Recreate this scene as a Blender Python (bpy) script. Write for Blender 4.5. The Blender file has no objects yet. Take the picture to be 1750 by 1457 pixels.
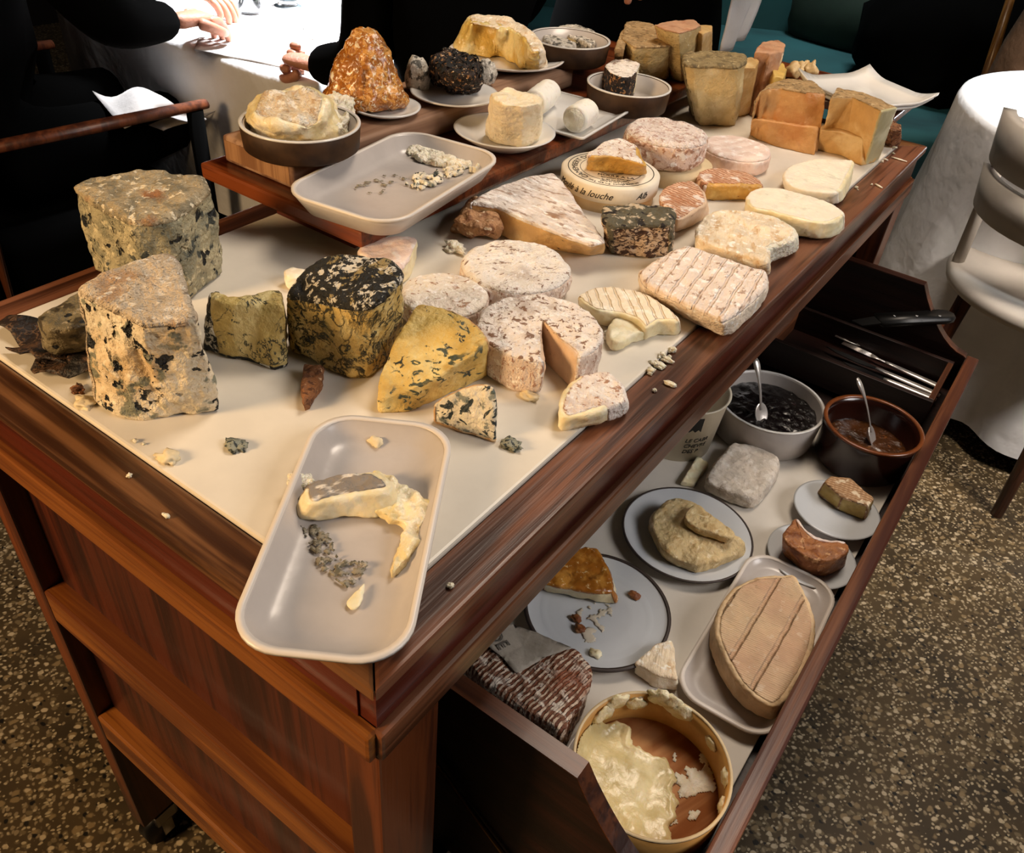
import bpy, bmesh, math, random
from mathutils import Vector, Matrix, noise
random.seed(7)
C = bpy.context.scene.collection
sc = bpy.context.scene

# ------------------------------------------------------------------ camera
FPX = 1403.11
CAM = Vector((0.1894, -0.1850, 1.2533))
_yaw, _tilt, _roll = 0.5646, 0.8956, 0.0989
ROT = (Matrix.Rotation(_yaw, 3, 'Z') @ Matrix.Rotation(_tilt, 3, 'X') @ Matrix.Rotation(_roll, 3, 'Z'))
cd = bpy.data.cameras.new('camera'); cam = bpy.data.objects.new('camera', cd); C.objects.link(cam)
cd.sensor_fit = 'HORIZONTAL'; cd.sensor_width = 36; cd.lens = FPX/1750*36; cd.clip_start = .02
cam.matrix_world = Matrix.Translation(CAM) @ ROT.to_4x4()
sc.camera = cam

def at(u, v, z):
    """point of the place on the level z that the photograph shows at u, v"""
    d = ROT @ Vector(((u-875)/FPX, -(v-728.5)/FPX, -1)); return CAM + d*((z-CAM.z)/d.z)

# ------------------------------------------------------------------ light
sc.view_settings.view_transform = 'Standard'; sc.view_settings.look = 'None'
sc.view_settings.exposure = 0; sc.view_settings.gamma = 1; sc.view_settings.use_curve_mapping = False
w = bpy.data.worlds.new('room_glow'); sc.world = w; w.use_nodes = True
w.node_tree.nodes['Background'].inputs[0].default_value = (1, .78, .6, 1)
w.node_tree.nodes['Background'].inputs[1].default_value = .009
def area(name, loc, target, size, energy, col, sy=None, spread=None):
    l = bpy.data.lights.new(name, 'AREA'); l.energy = energy; l.color = col; l.size = size
    if sy: l.shape = 'RECTANGLE'; l.size_y = sy
    if spread: l.spread = math.radians(spread)
    o = bpy.data.objects.new(name, l); C.objects.link(o); o.location = loc
    o.rotation_euler = (Vector(target)-Vector(loc)).to_track_quat('-Z', 'Y').to_euler()
    return o
area('ceiling_lamp', (-.12, 1.2, 2.5), (-.15, .55, .85), .6, 23, (1, .84, .68))
area('window_light', (2.0, .9, 2.3), (-.05, .6, .8), 1.0, 6.0, (1, .95, .93), 1.0, 70)
area('warm_lamp', (-1.0, -1.5, 1.6), (-.3, .15, .75), .5, 10, (1, .66, .34), None, 80)
area('left_table_fill', (-1.48, 1.75, 2.4), (-1.36, 1.40, .75), .4, 26, (.95, .97, 1), None, 38)  # added light standing in for the daylight that overexposes the left cloth
area('corner_fill', (1.3, 1.0, 2.4), (.35, 2.0, .5), .4, 7, (1, .88, .76), None, 55)  # added light, lifts the right cloth and chair
area('banquette_fill', (-.75, 3.3, 2.5), (-.8, 3.4, .5), .5, 5, (.95, 1, .98), None, 70)  # added light to bring the teal velvet out of the dark
area('right_table_fill', (.42, 2.45, 2.4), (.40, 2.3, .75), .3, 20, (.88, .95, 1), None, 34)  # added light that whitens the top of the round table

# ------------------------------------------------------------------ materials
def S(h):
    h = h.lstrip('#'); f = lambda c: c/12.92 if c <= .04045 else ((c+.055)/1.055)**2.4
    return tuple(f(int(h[i:i+2], 16)/255) for i in (0, 2, 4)) + (1,)
K = [1.0]
class NB:
    def __init__(s, name):
        s.m = bpy.data.materials.new(name); s.m.use_nodes = True; s.t = s.m.node_tree; s.N = s.t.nodes; s.L = s.t.links
        s.p = s.N['Principled BSDF']; s.tc = s.N.new('ShaderNodeTexCoord').outputs['Object']; s.maps = {}
    def n(s, typ, **k):
        o = s.N.new('ShaderNode'+typ)
        for a, b in k.items(): setattr(o, a, b)
        return o
    def co(s, sx=1, sy=1, sz=1, rot=0, rx=0):
        if (sx, sy, sz, rot, rx) == (1, 1, 1, 0, 0): return s.tc
        k = (sx, sy, sz, rot, rx)
        if k not in s.maps:
            m0 = s.n('Mapping'); m0.inputs['Rotation'].default_value = (math.radians(rx), 0, math.radians(rot)); s.L.new(s.tc, m0.inputs[0])
            m = s.n('Mapping'); m.inputs['Scale'].default_value = (sx, sy, sz); s.L.new(m0.outputs[0], m.inputs[0]); s.maps[k] = m.outputs[0]
        return s.maps[k]
    def noise(s, scale, detail=4, dist=0, st=(1, 1, 1), rot=0, off=0, rough=.55):
        o = s.n('TexNoise', noise_dimensions='4D'); o.inputs['Scale'].default_value = scale*K[0]; o.inputs['Detail'].default_value = detail
        o.inputs['Distortion'].default_value = dist; o.inputs['W'].default_value = off; o.inputs['Roughness'].default_value = rough
        s.L.new(s.co(*st, rot), o.inputs['Vector']); return o.outputs['Fac']
    def ramp(s, f, lo, hi):
        o = s.n('MapRange', interpolation_type='SMOOTHSTEP'); o.inputs[1].default_value = min(lo, hi); o.inputs[2].default_value = max(lo, hi)
        if lo > hi: o.inputs[3].default_value = 1; o.inputs[4].default_value = 0
        s.L.new(f, o.inputs[0]); return o.outputs[0]
    def mul(s, a, b):
        o = s.n('Math', operation='MULTIPLY'); s.L.new(a, o.inputs[0])
        if isinstance(b, (int, float)): o.inputs[1].default_value = b
        else: s.L.new(b, o.inputs[1])
        return o.outputs[0]
    def mix(s, f, a, b):
        o = s.n('Mix', data_type='RGBA'); s.L.new(f, o.inputs[0])
        for i, c in ((6, a), (7, b)):
            if isinstance(c, tuple): o.inputs[i].default_value = c
            else: s.L.new(c, o.inputs[i])
        return o.outputs[2]
    def crack(s, scale, wdt, dist=.01, dscale=40, st=(1, 1, 1), rot=0):
        nz = s.n('TexNoise'); nz.inputs['Scale'].default_value = dscale*K[0]; nz.inputs['Detail'].default_value = 3; s.L.new(s.tc, nz.inputs['Vector'])
        v = s.n('VectorMath', operation='MULTIPLY_ADD'); s.L.new(nz.outputs['Color'], v.inputs[0]); v.inputs[1].default_value = (dist,)*3; s.L.new(s.co(*st, rot), v.inputs[2])
        o = s.n('TexVoronoi', feature='DISTANCE_TO_EDGE'); o.inputs['Scale'].default_value = scale*K[0]**.5; s.L.new(v.outputs[0], o.inputs['Vector'])
        return s.ramp(o.outputs['Distance'], wdt, wdt*.2)
    def dots(s, scale, r, st=(1, 1, 1), rot=0, keep=.5, dist=.004, dscale=120):
        nz = s.n('TexNoise'); nz.inputs['Scale'].default_value = dscale*K[0]; s.L.new(s.tc, nz.inputs['Vector'])
        v = s.n('VectorMath', operation='MULTIPLY_ADD'); s.L.new(nz.outputs['Color'], v.inputs[0]); v.inputs[1].default_value = (dist,)*3; s.L.new(s.co(*st, rot), v.inputs[2])
        o = s.n('TexVoronoi'); o.inputs['Scale'].default_value = scale*K[0]; s.L.new(v.outputs[0], o.inputs['Vector'])
        a = s.ramp(o.outputs['Distance'], r, r*.6); q = s.n('SeparateColor'); s.L.new(o.outputs['Color'], q.inputs[0])
        return s.mul(a, s.ramp(q.outputs[0], keep+.01, keep-.01))
    def wave(s, scale, rot=0, dist=1, lo=.3, hi=.7, dscale=2, rx=0, direction='X'):
        o = s.n('TexWave', bands_direction=direction); o.inputs['Scale'].default_value = scale; o.inputs['Distortion'].default_value = dist
        o.inputs['Detail Scale'].default_value = dscale; o.inputs['Detail'].default_value = 3; s.L.new(s.co(1, 1, 1, rot, rx), o.inputs['Vector'])
        return s.ramp(o.outputs['Fac'], lo, hi)
    def mask(s, l):
        k = l[0]; a = dict(l[3]) if len(l) > 3 else {}
        gate = a.pop('gate', None); amt = a.pop('amt', 1)
        if k == 'noise':
            lo, hi = a.pop('lo', .5), a.pop('hi', .6); m = s.ramp(s.noise(l[2], **a), lo, hi)
        elif k == 'vein':   # thin lines where the noise crosses its middle
            wd = a.pop('w', .02); f = s.noise(l[2], **a)
            o = s.n('Math', operation='SUBTRACT'); s.L.new(f, o.inputs[0]); o.inputs[1].default_value = .5
            b = s.n('Math', operation='ABSOLUTE'); s.L.new(o.outputs[0], b.inputs[0]); m = s.ramp(b.outputs[0], wd, wd*.3)
        else: m = getattr(s, k)(l[2], **a)
        if gate:
            m = s.mul(m, s.ramp(s.noise(gate[0]/K[0]**.4, 2, off=3.3), gate[1], gate[2]))
        return s.mul(m, amt) if amt != 1 else m
def MAT(name, base, layers=(), bump=(), rough=.6, sss=0, metal=0, coat=0, spec=.5, trans=0, ior=1.45, var=.12, vscale=25, emit=None):
    b = NB(name); base = S(base) if isinstance(base, str) else base
    col = base
    if var:
        dk = tuple(c*(1-var*1.6) for c in base[:3])+(1,); lt = tuple(min(1, c*(1+var)) for c in base[:3])+(1,)
        col = b.mix(b.ramp(b.noise(vscale, 5, off=1.7), .3, .7), dk, lt)
    for l in layers:
        col = b.mix(b.mask(l), col, S(l[1]) if isinstance(l[1], str) else l[1])
    if isinstance(col, tuple): b.p.inputs['Base Color'].default_value = col
    else: b.L.new(col, b.p.inputs['Base Color'])
    b.p.inputs['Roughness'].default_value = rough; b.p.inputs['Metallic'].default_value = metal
    b.p.inputs['Specular IOR Level'].default_value = spec; b.p.inputs['Coat Weight'].default_value = coat; b.p.inputs['Coat Roughness'].default_value = .15
    b.p.inputs['IOR'].default_value = ior; b.p.inputs['Transmission Weight'].default_value = trans
    if sss:
        b.p.inputs['Subsurface Weight'].default_value = sss; b.p.inputs['Subsurface Radius'].default_value = (1, .6, .3); b.p.inputs['Subsurface Scale'].default_value = .006
    prev = None
    for bl in bump:     # (kind, '', scale, {opts}, distance)
        o = b.n('Bump'); o.inputs['Strength'].default_value = 1; o.inputs['Distance'].default_value = bl[4]*(.8 if K[0] > 1 else 1)
        h = b.noise(bl[2], **bl[3]) if bl[0] == 'rough' else b.mask(bl[:4])
        b.L.new(h, o.inputs['Height'])
        if prev: b.L.new(prev, o.inputs['Normal'])
        prev = o.outputs[0]
    if prev: b.L.new(prev, b.p.inputs['Normal'])
    return b.m
def R_(scale, d, **k): return ('rough', '', scale, k, d)
def wood(name, dark, light, axis, rough=.35, coat=.15, scale=1.0, extra=()):
    st = {'X': (.12, 1, 1), 'Y': (1, .12, 1), 'Z': (1, 1, .12)}[axis]; fine = tuple(x if x == 1 else .03 for x in st)
    st = tuple(x if x == 1 else .06 for x in st)
    ls = [('noise', dark, 34*scale, dict(st=st, lo=.42, hi=.6, dist=.8, detail=5)), ('noise', dark, 190*scale, dict(st=fine, lo=.5, hi=.68, amt=.8)),
          ('noise', dark, 11*scale, dict(st=st, lo=.5, hi=.72, amt=.6)), ('noise', light, 90*scale, dict(st=fine, lo=.56, hi=.68, amt=.5, off=4))] + list(extra)
    return MAT(name, light, ls, [R_(160*scale, .0005, st=fine)], rough=rough, coat=coat, var=.1, vscale=6)

m_rim_y = wood('walnut_rim_lengthwise', '#3a1f13', '#7d4f37', 'Y'); m_rim_x = wood('walnut_rim_crosswise', '#3a2010', '#79502f', 'X')
m_fascia_y = wood('mahogany_fascia_lengthwise', '#330d05', '#5a1d0d', 'Y', .3); m_fascia_x = wood('mahogany_fascia_crosswise', '#330f06', '#571f0e', 'X', .3)
m_lip_y = wood('walnut_lip_lengthwise', '#43220f', '#7d4c30', 'Y', .4); m_rail = wood('teak_rail', '#5f3010', '#8d5420', 'X', .4)
m_panel = wood('mahogany_panel', '#2a0f07', '#4c2010', 'Z', .4); m_leg = wood('mahogany_leg', '#38180c', '#6b3516', 'Z', .4)
m_dark = wood('dark_and_shaded_wood', '#160904', '#2a120a', 'X', .5, 0); m_drawer_front = wood('drawer_front_wood', '#452013', '#7a4a2c', 'Y', .4)  # near-black wood also stands for shade in the carcass and drawer
m_lit_edge = wood('drawer_lit_edge_wood', '#2b1208', '#5b3018', 'X', .45); m_shelf = wood('shelf_wood', '#3c1508', '#7d3e1c', 'X', .3)
m_block = wood('chopping_block_wood', '#6d4a34', '#a88468', 'Y', .65, 0, .8); m_block_end = wood('chopping_block_end_grain', '#7a5232', '#a67c55', 'Z', .65, 0, 1.3)
m_white = MAT('white_top_panel', '#ddd5c6', [('noise', '#c9bfae', 14, dict(lo=.5, hi=.75, amt=.5)), ('noise', '#a89b80', 55, dict(lo=.68, hi=.8, amt=.5, gate=(6, .5, .6)))], rough=.38, var=.03)
m_inner = MAT('drawer_lining', '#cfc8bd', [('noise', '#b5aa9a', 10, dict(lo=.5, hi=.8, amt=.6))], rough=.5, var=.03)
m_stone = MAT('grey_glazed_stoneware', '#bcb4ae', [('noise', '#a9a19c', 18, dict(lo=.4, hi=.7, amt=.5))], [R_(60, .0004)], rough=.28, var=.04, coat=.2)
m_stone_rim = MAT('stoneware_rim', '#d9d0c6', rough=.35, var=.03)
m_porc = MAT('white_porcelain', '#dcd9d4', rough=.15, var=.02, coat=.3)
m_porc_b = MAT('bluish_porcelain', '#c9cccf', rough=.15, var=.02, coat=.3)
m_brownglaze = MAT('brown_matte_glaze', '#412b18', [('noise', '#2c1b0e', 30, dict(lo=.4, hi=.6))], rough=.6, var=.1, spec=.3)
m_darkrim = MAT('dark_brown_edge', '#3a302c', rough=.5, var=.1)
m_pot = MAT('brown_earthenware_glaze', '#2a110a', rough=.2, var=.1, coat=.3)
m_pot_rim = MAT('brown_glazed_edge', '#7a4322', rough=.25, var=.1, coat=.3)
m_jam = MAT('dark_berry_jam', '#0d0708', [('noise', '#331418', 90, dict(lo=.62, hi=.7))], [R_(130, .004)], rough=.12, var=.2, coat=.5)
m_chut = MAT('brown_chutney', '#4a2a12', [('noise', '#7a4a20', 120, dict(lo=.58, hi=.7))], [R_(150, .003)], rough=.2, var=.2, coat=.4)
m_silver = MAT('polished_silver', '#e6ded6', rough=.3, metal=.72, var=.03)
m_steel = MAT('brushed_steel', '#8f8f8f', rough=.3, metal=1, var=.05)
m_blackp = MAT('black_handle', '#080808', rough=.4, var=0)
m_chip = MAT('poplar_veneer', '#dcc49a', [('noise', '#c9a877', 40, dict(st=(1, 1, .1), lo=.4, hi=.7, amt=.6))], rough=.6, var=.06)
m_chipbox = MAT('bark_strip_wood', '#cf9c56', [('noise', '#b37f3e', 60, dict(st=(1, .1, 1), lo=.4, hi=.7, amt=.7))], rough=.5, var=.1)
m_chipfloor = MAT('spruce_box_floor', '#c48c5c', [('noise', '#96592f', 70, dict(st=(1, .06, 1), rot=20, lo=.42, hi=.6, amt=.9)), ('noise', '#cf9a66', 30, dict(lo=.55, hi=.7, amt=.5))], rough=.5, var=.1)
m_ink = MAT('black_print', '#1d1a17', rough=.7, var=0)
m_inkg = MAT('grey_print', '#5d5750', rough=.7, var=0)
m_paper = MAT('grey_waxed_paper', '#b0a698', [('noise', '#8f8577', 30, dict(lo=.4, hi=.7))], [R_(45, .004)], rough=.6, var=.05)
m_lidpaper = MAT('cream_lid_paper', '#e6dcc8', [('noise', '#d8c8a8', 25, dict(lo=.5, hi=.7))], rough=.6, var=.03)
m_tub = MAT('cream_paper_tub', '#d9cdb5', rough=.5, var=.03)
# cheeses
K[0] = 1.9
m_blueA = MAT('grey_blue_cheese_paste', '#b3a988', [('noise', '#7f7d68', 22, dict(lo=.44, hi=.62, amt=.85)), ('noise', '#ddd0aa', 55, dict(lo=.56, hi=.64, amt=.75, off=8)), ('noise', '#434842', 50, dict(lo=.56, hi=.61, dist=.8, gate=(26, .44, .54))), ('noise', '#13171a', 38, dict(lo=.585, hi=.61, detail=3, off=5, gate=(20, .38, .46)))],
             [R_(60, .008), R_(170, .004), ('noise', '', 38, dict(lo=.58, hi=.64, detail=3, off=5, amt=-1), .007)], rough=.6, sss=.06)
m_blueA_rind = MAT('pale_scraped_blue_rind', '#b8a684', [('noise', '#837a62', 30, dict(lo=.46, hi=.6, amt=.85)), ('noise', '#9c6236', 12, dict(lo=.55, hi=.66, amt=.8)), ('noise', '#f0e2c4', 70, dict(lo=.57, hi=.63))], [R_(80, .009), R_(170, .004)], rough=.6)
m_blueB = MAT('ivory_blue_cheese_paste', '#e2d4b8', [('noise', '#cba467', 9, dict(lo=.52, hi=.68, amt=.65)), ('noise', '#f5ebd4', 50, dict(lo=.55, hi=.65, amt=.7)), ('noise', '#6b7060', 34, dict(lo=.54, hi=.6, gate=(13, .38, .48), amt=.9)), ('noise', '#14181b', 32, dict(lo=.56, hi=.58, detail=4, off=5, gate=(13, .36, .45)))],
             [R_(55, .006), R_(160, .003), ('noise', '', 32, dict(lo=.56, hi=.62, detail=4, off=5, amt=-1), .008)], rough=.55, sss=.1)
m_blueB_rind = MAT('rosy_beige_rind', '#d6c3a8', [('noise', '#b58d66', 16, dict(lo=.5, hi=.64, amt=.75)), ('noise', '#f6e9d4', 70, dict(lo=.55, hi=.62, amt=.85)), ('noise', '#8a7a66', 50, dict(lo=.6, hi=.66, off=4, amt=.8))], [R_(90, .007), R_(180, .003)], rough=.6)
m_stil = MAT('gold_marbled_stilton_paste', '#c5a862', [('noise', '#dcc88a', 20, dict(lo=.48, hi=.64, amt=.85)), ('noise', '#7f774a', 18, dict(lo=.55, hi=.68, off=5, amt=.7)), ('vein', '#2b2e22', 17, dict(w=.02, dist=1.2, detail=6, rough=.65, gate=(20, .33, .44))), ('crack', '#2a2d22', 30, dict(wdt=.05, dist=.07, dscale=40, gate=(16, .44, .52))), ('noise', '#222722', 42, dict(lo=.565, hi=.60, dist=1, gate=(14, .44, .54)))],
            [R_(50, .006), R_(150, .0025), ('vein', '', 17, dict(w=.03, dist=1.2, detail=6, rough=.65, amt=-1), .002)], rough=.55, sss=.08)
m_stil_calm = MAT('gold_sparsely_veined_paste', '#c8ad66', [('wave', '#e0cd92', 9, dict(rx=90, dist=4, lo=.4, hi=.8, amt=.7)), ('noise', '#8b8150', 16, dict(lo=.56, hi=.68, off=5, amt=.6)), ('vein', '#2b2e22', 15, dict(w=.02, dist=1.2, detail=6, rough=.65, gate=(20, .48, .56)))],
            [R_(50, .006), R_(150, .002)], rough=.5, sss=.1)
m_stil_rind = MAT('black_veined_rind', '#1d1c18', [('noise', '#d6d0c1', 42, dict(lo=.53, hi=.56, dist=1.6)), ('noise', '#a08d5e', 26, dict(lo=.58, hi=.62, amt=.9, dist=1)), ('vein', '#12110d', 40, dict(w=.035, dist=1.5))], [R_(60, .009, dist=1), R_(140, .004)], rough=.65)
m_ystil = MAT('mustard_blue_cheese_paste', '#cfae60', [('noise', '#e3cd8a', 16, dict(lo=.48, hi=.66)), ('noise', '#aa8439', 12, dict(lo=.56, hi=.7, off=7, amt=.8)), ('noise', '#454b3a', 36, dict(lo=.55, hi=.6, dist=1.6, st=(1, 1, 1.7), rot=30, gate=(17, .44, .52))), ('noise', '#272d28', 60, dict(lo=.6, hi=.64, dist=1, off=4, gate=(19, .5, .56)))],
             [R_(50, .004), R_(150, .002)], rough=.5, sss=.08)
m_smallblue = MAT('white_roquefort_paste', '#e4dac2', [('noise', '#26302f', 44, dict(lo=.54, hi=.575, dist=1)), ('noise', '#56645f', 40, dict(lo=.56, hi=.62, off=4, amt=.8)), ('noise', '#f4ecd8', 60, dict(lo=.58, hi=.66, off=9))], [R_(60, .006), R_(150, .002)], rough=.5, sss=.15)
m_orind = MAT('thin_orange_rind', '#c99e6c', [('noise', '#e6cfa8', 60, dict(lo=.5, hi=.62))], [R_(150, .002)], rough=.6)
def bloom(name, base, brown, lo=.56, amt=.85, sc2=100, st=(1, 1, 1), rot=0, ex=(), bump=.004):
    return MAT(name, base, [('noise', brown, 16, dict(lo=lo-.02, hi=lo+.14, amt=amt*.45)), ('noise', brown, sc2, dict(lo=lo+.01, hi=lo+.05, amt=amt, st=st, rot=rot, dist=.8)), ('noise', '#fff8ef', sc2*.9, dict(lo=.54, hi=.62, amt=.75, off=6)), ('noise', brown, sc2*2.2, dict(lo=.62, hi=.68, amt=amt*.8, off=9))]+list(ex),
               [R_(sc2, bump, st=st, rot=rot, dist=.6), R_(35, .004), R_(sc2*2.6, .002)], rough=.7, sss=.06, var=.05)
m_bloom = bloom('white_bloomy_rind', '#f3e6da', '#a4714f', .56)
m_bloom_side = bloom('blushed_bloomy_rind', '#e6cfbd', '#a06a4a', .545, .75, 110, (1, 1, .5))
m_bloom_dry = bloom('dry_wrinkled_rind', '#f4eade', '#80583a', .575, .85, 110, (1, .45, 1), 30)
m_bloom_brown = bloom('browned_bloomy_rind', '#f0e2d4', '#7c5233', .545, .9, 75)
m_tallr = bloom('pink_mottled_rind', '#efdfd5', '#b08270', .53, .75, 95, bump=.007)
m_flat = MAT('smooth_pale_pink_rind', '#ecd6c8', [('wave', '#d9b9a8', 16, dict(rot=25, dist=3, amt=.5)), ('noise', '#f7ece3', 40, dict(lo=.5, hi=.66))], [R_(90, .002)], rough=.7, sss=.08, var=.05)
m_cream = MAT('pale_cream_paste', '#e9d9ae', [('noise', '#f3e8c8', 30, dict(lo=.45, hi=.65))], [R_(60, .002)], rough=.42, sss=.2, var=.05)
m_ivory = MAT('ivory_paste', '#efe3ca', [('noise', '#f8f0df', 50, dict(lo=.45, hi=.65))], [R_(80, .003)], rough=.5, sss=.2, var=.05)
m_pinkpaste = MAT('beige_chalky_paste', '#d8b99a', [('dots', '#7a543a', 60, dict(r=.14, keep=.3))], [R_(60, .002)], rough=.5, sss=.15, var=.06)
m_brie = MAT('straw_brie_paste', '#d3ab72', [('dots', '#7a5129', 50, dict(r=.16, keep=.3, dist=.006)), ('noise', '#e6cb96', 18, dict(lo=.5, hi=.68))], [R_(40, .004), ('dots', '', 50, dict(r=.16, keep=.3, dist=.006, amt=-1), .003)], rough=.4, sss=.2)
m_brie_rind = MAT('ribbed_white_brie_rind', '#ecdfd4', [('noise', '#a08069', 75, dict(st=(.3, 1, 1), lo=.54, hi=.62, dist=.6, amt=.85)), ('noise', '#9c7352', 14, dict(lo=.58, hi=.7, amt=.55)), ('noise', '#fdf7f0', 60, dict(st=(.3, 1, 1), lo=.52, hi=.6, off=8))], [R_(75, .008, st=(.3, 1, 1)), R_(160, .002)], rough=.7, sss=.06)
m_rough_rind = MAT('torn_tan_rind', '#b08258', [('noise', '#7c4e2c', 40, dict(lo=.5, hi=.62)), ('noise', '#dcc2a0', 60, dict(lo=.58, hi=.65, off=4))], [R_(70, .008)], rough=.6)
m_ash = MAT('peppered_ash_rind', '#d2b89a', [('noise', '#3a241a', 55, dict(lo=.5, hi=.54, st=(1, 1, 1.6), dist=1)), ('vein', '#4f3424', 40, dict(w=.03, st=(1, 1, 2.2))), ('noise', '#efe0ca', 110, dict(lo=.6, hi=.68, amt=.7, off=5))], [R_(80, .006)], rough=.7)
m_ash_top = MAT('grey_green_ash_crust', '#5d5744', [('noise', '#c9b79c', 60, dict(lo=.52, hi=.6)), ('noise', '#1f1712', 50, dict(lo=.54, hi=.6, off=6))], [R_(80, .008)], rough=.75)
m_gold = MAT('deep_gold_paste', '#c99a4a', [('noise', '#ddb76b', 24, dict(lo=.48, hi=.66)), ('dots', '#8a5f22', 70, dict(r=.15, keep=.25))], [R_(55, .004)], rough=.4, sss=.2)
m_wash = MAT('ridged_washed_rind', '#dfb595', [('wave', '#a9683f', 58, dict(rot=-81, dist=4, amt=.75)), ('noise', '#f4e4d6', 32, dict(lo=.52, hi=.6)), ('noise', '#ad6c40', 12, dict(lo=.53, hi=.68, amt=.7, off=5))], [('wave', '', 58, dict(rot=-81, dist=4), .003), R_(80, .003)], rough=.65)
m_crumbly = MAT('creased_ivory_rind', '#e9d6b8', [('noise', '#cba678', 50, dict(st=(1, .4, 1), rot=-20, lo=.54, hi=.64, amt=.8)), ('noise', '#f8efdf', 70, dict(lo=.55, hi=.64, off=3))], [R_(75, .006, st=(1, .4, 1), rot=-20)], rough=.7, sss=.1)
m_curd = MAT('white_crumbly_curd', '#f2e9d3', [('noise', '#dccfae', 60, dict(lo=.5, hi=.64, amt=.6))], [R_(90, .009)], rough=.6, sss=.2)
m_softrind = MAT('velvety_cream_rind', '#efe3cd', [('noise', '#c9c5ad', 24, dict(lo=.58, hi=.68, amt=.6)), ('noise', '#dcc096', 18, dict(lo=.58, hi=.72, off=4, amt=.6))], [R_(80, .002)], rough=.65, sss=.1, var=.05)
m_square = MAT('cloth_marked_white_rind', '#ead7c6', [('noise', '#a5846c', 75, dict(lo=.57, hi=.62, st=(1, .5, 1), rot=-9, amt=.85)), ('noise', '#fdf6ee', 60, dict(lo=.54, hi=.63, off=6, amt=.8)), ('wave', '#cdb19b', 24, dict(rot=-9, dist=1.2, lo=.84, hi=.99, amt=.45))], [('wave', '', 24, dict(rot=-9, dist=1.2, lo=.84, hi=.99, amt=-1), .0015), R_(75, .005, st=(1, .5, 1), rot=-9)], rough=.7, sss=.08, var=.05)
m_square_side = MAT('peach_square_side_rind', '#ecd9c2', [('noise', '#d6b48e', 30, dict(lo=.54, hi=.7, amt=.55)), ('noise', '#faf3ea', 60, dict(lo=.54, hi=.66, off=6))], [R_(110, .004)], rough=.7, sss=.1)
m_hardO = MAT('amber_hard_paste', '#c9985f', [('noise', '#b06f38', 12, dict(lo=.46, hi=.7, amt=.7)), ('noise', '#dfb87c', 40, dict(lo=.6, hi=.72, amt=.6))], [R_(45, .003)], rough=.42, sss=.15, var=.08)
m_hardP = MAT('pale_hard_paste', '#c9a166', [('noise', '#ddbf8a', 14, dict(lo=.45, hi=.68)), ('noise', '#b48a4e', 30, dict(lo=.6, hi=.7, amt=.5))], [R_(45, .002)], rough=.42, sss=.15, var=.06)
m_hardrind = MAT('sandy_hard_rind', '#a98a5e', [('noise', '#7d6440', 60, dict(lo=.5, hi=.62)), ('noise', '#cbb184', 90, dict(lo=.56, hi=.66, off=4))], [R_(120, .004)], rough=.7)
m_pinkrind = MAT('salmon_pink_rind', '#bf9270', [('noise', '#a86b47', 30, dict(lo=.5, hi=.66, amt=.7))], [R_(90, .002)], rough=.6)
m_tomme = MAT('straw_tomme_paste', '#cdb27c', [('noise', '#e0cb9c', 12, dict(lo=.45, hi=.66)), ('noise', '#7d6535', 55, dict(lo=.66, hi=.7, st=(1, 1, .6)))], [R_(35, .005), R_(140, .0015)], rough=.45, sss=.12)
m_tommer = MAT('olive_grey_tomme_rind', '#8f7c55', [('noise', '#6a5a3c', 50, dict(lo=.48, hi=.62)), ('noise', '#b7a47a', 80, dict(lo=.58, hi=.66, off=4))], [R_(100, .005)], rough=.75)
m_brownbit = MAT('coarse_brown_crust', '#8a5a36', [('noise', '#5c361d', 90, dict(lo=.5, hi=.58)), ('noise', '#d9b690', 120, dict(lo=.6, hi=.66, off=5))], [R_(120, .008)], rough=.75)
m_honey = MAT('honey_glazed_crust', '#a8641f', [('noise', '#d79a4c', 40, dict(lo=.5, hi=.58, dist=1.5)), ('noise', '#f0dcb8', 60, dict(lo=.57, hi=.62, dist=2, off=4)), ('noise', '#6d3b12', 30, dict(lo=.58, hi=.66, off=8, amt=.8)), ('dots', '#f4ead6', 28, dict(r=.2, keep=.14))], [R_(55, .01, dist=1)], rough=.22, coat=.5)
m_melt = MAT('melting_yellow_cheese', '#e4d09a', [('noise', '#f2e4c0', 20, dict(lo=.42, hi=.6)), ('noise', '#d3b164', 18, dict(lo=.58, hi=.7, off=4, amt=.7))], [R_(40, .005), R_(120, .0015)], rough=.3, sss=.2, coat=.15)
m_meltrind = MAT('puckered_blush_rind', '#e6d2b2', [('noise', '#c7a37a', 50, dict(lo=.52, hi=.62, dist=1, amt=.8)), ('noise', '#f8ecd8', 60, dict(lo=.53, hi=.6, off=5))], [R_(75, .009, dist=1), R_(160, .003)], rough=.5, sss=.08)
m_black = MAT('black_petal_crust', '#2a1a12', [('noise', '#0a0807', 60, dict(lo=.46, hi=.54)), ('noise', '#a87a4c', 90, dict(lo=.56, hi=.62, off=5)), ('noise', '#e2cdb0', 120, dict(lo=.62, hi=.67, off=9))], [R_(80, .01)], rough=.7)
m_petal = MAT('black_dried_petals', '#0b0908', rough=.8, var=.2)
m_goatgrey = MAT('grey_mould_goat_rind', '#c4bcae', [('noise', '#5c5850', 60, dict(lo=.5, hi=.58)), ('noise', '#eee6da', 80, dict(lo=.56, hi=.64, off=5))], [R_(100, .006)], rough=.75)
m_fresh = MAT('fresh_goat_cheese', '#efe0c0', [('noise', '#dcc79e', 26, dict(lo=.5, hi=.7, amt=.7))], [R_(40, .006), R_(140, .002)], rough=.55, sss=.2, var=.05)
m_log = MAT('white_goat_log', '#f3eee2', [('noise', '#e4dccb', 50, dict(lo=.5, hi=.7))], [R_(120, .001)], rough=.55, sss=.2, var=.02)
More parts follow.
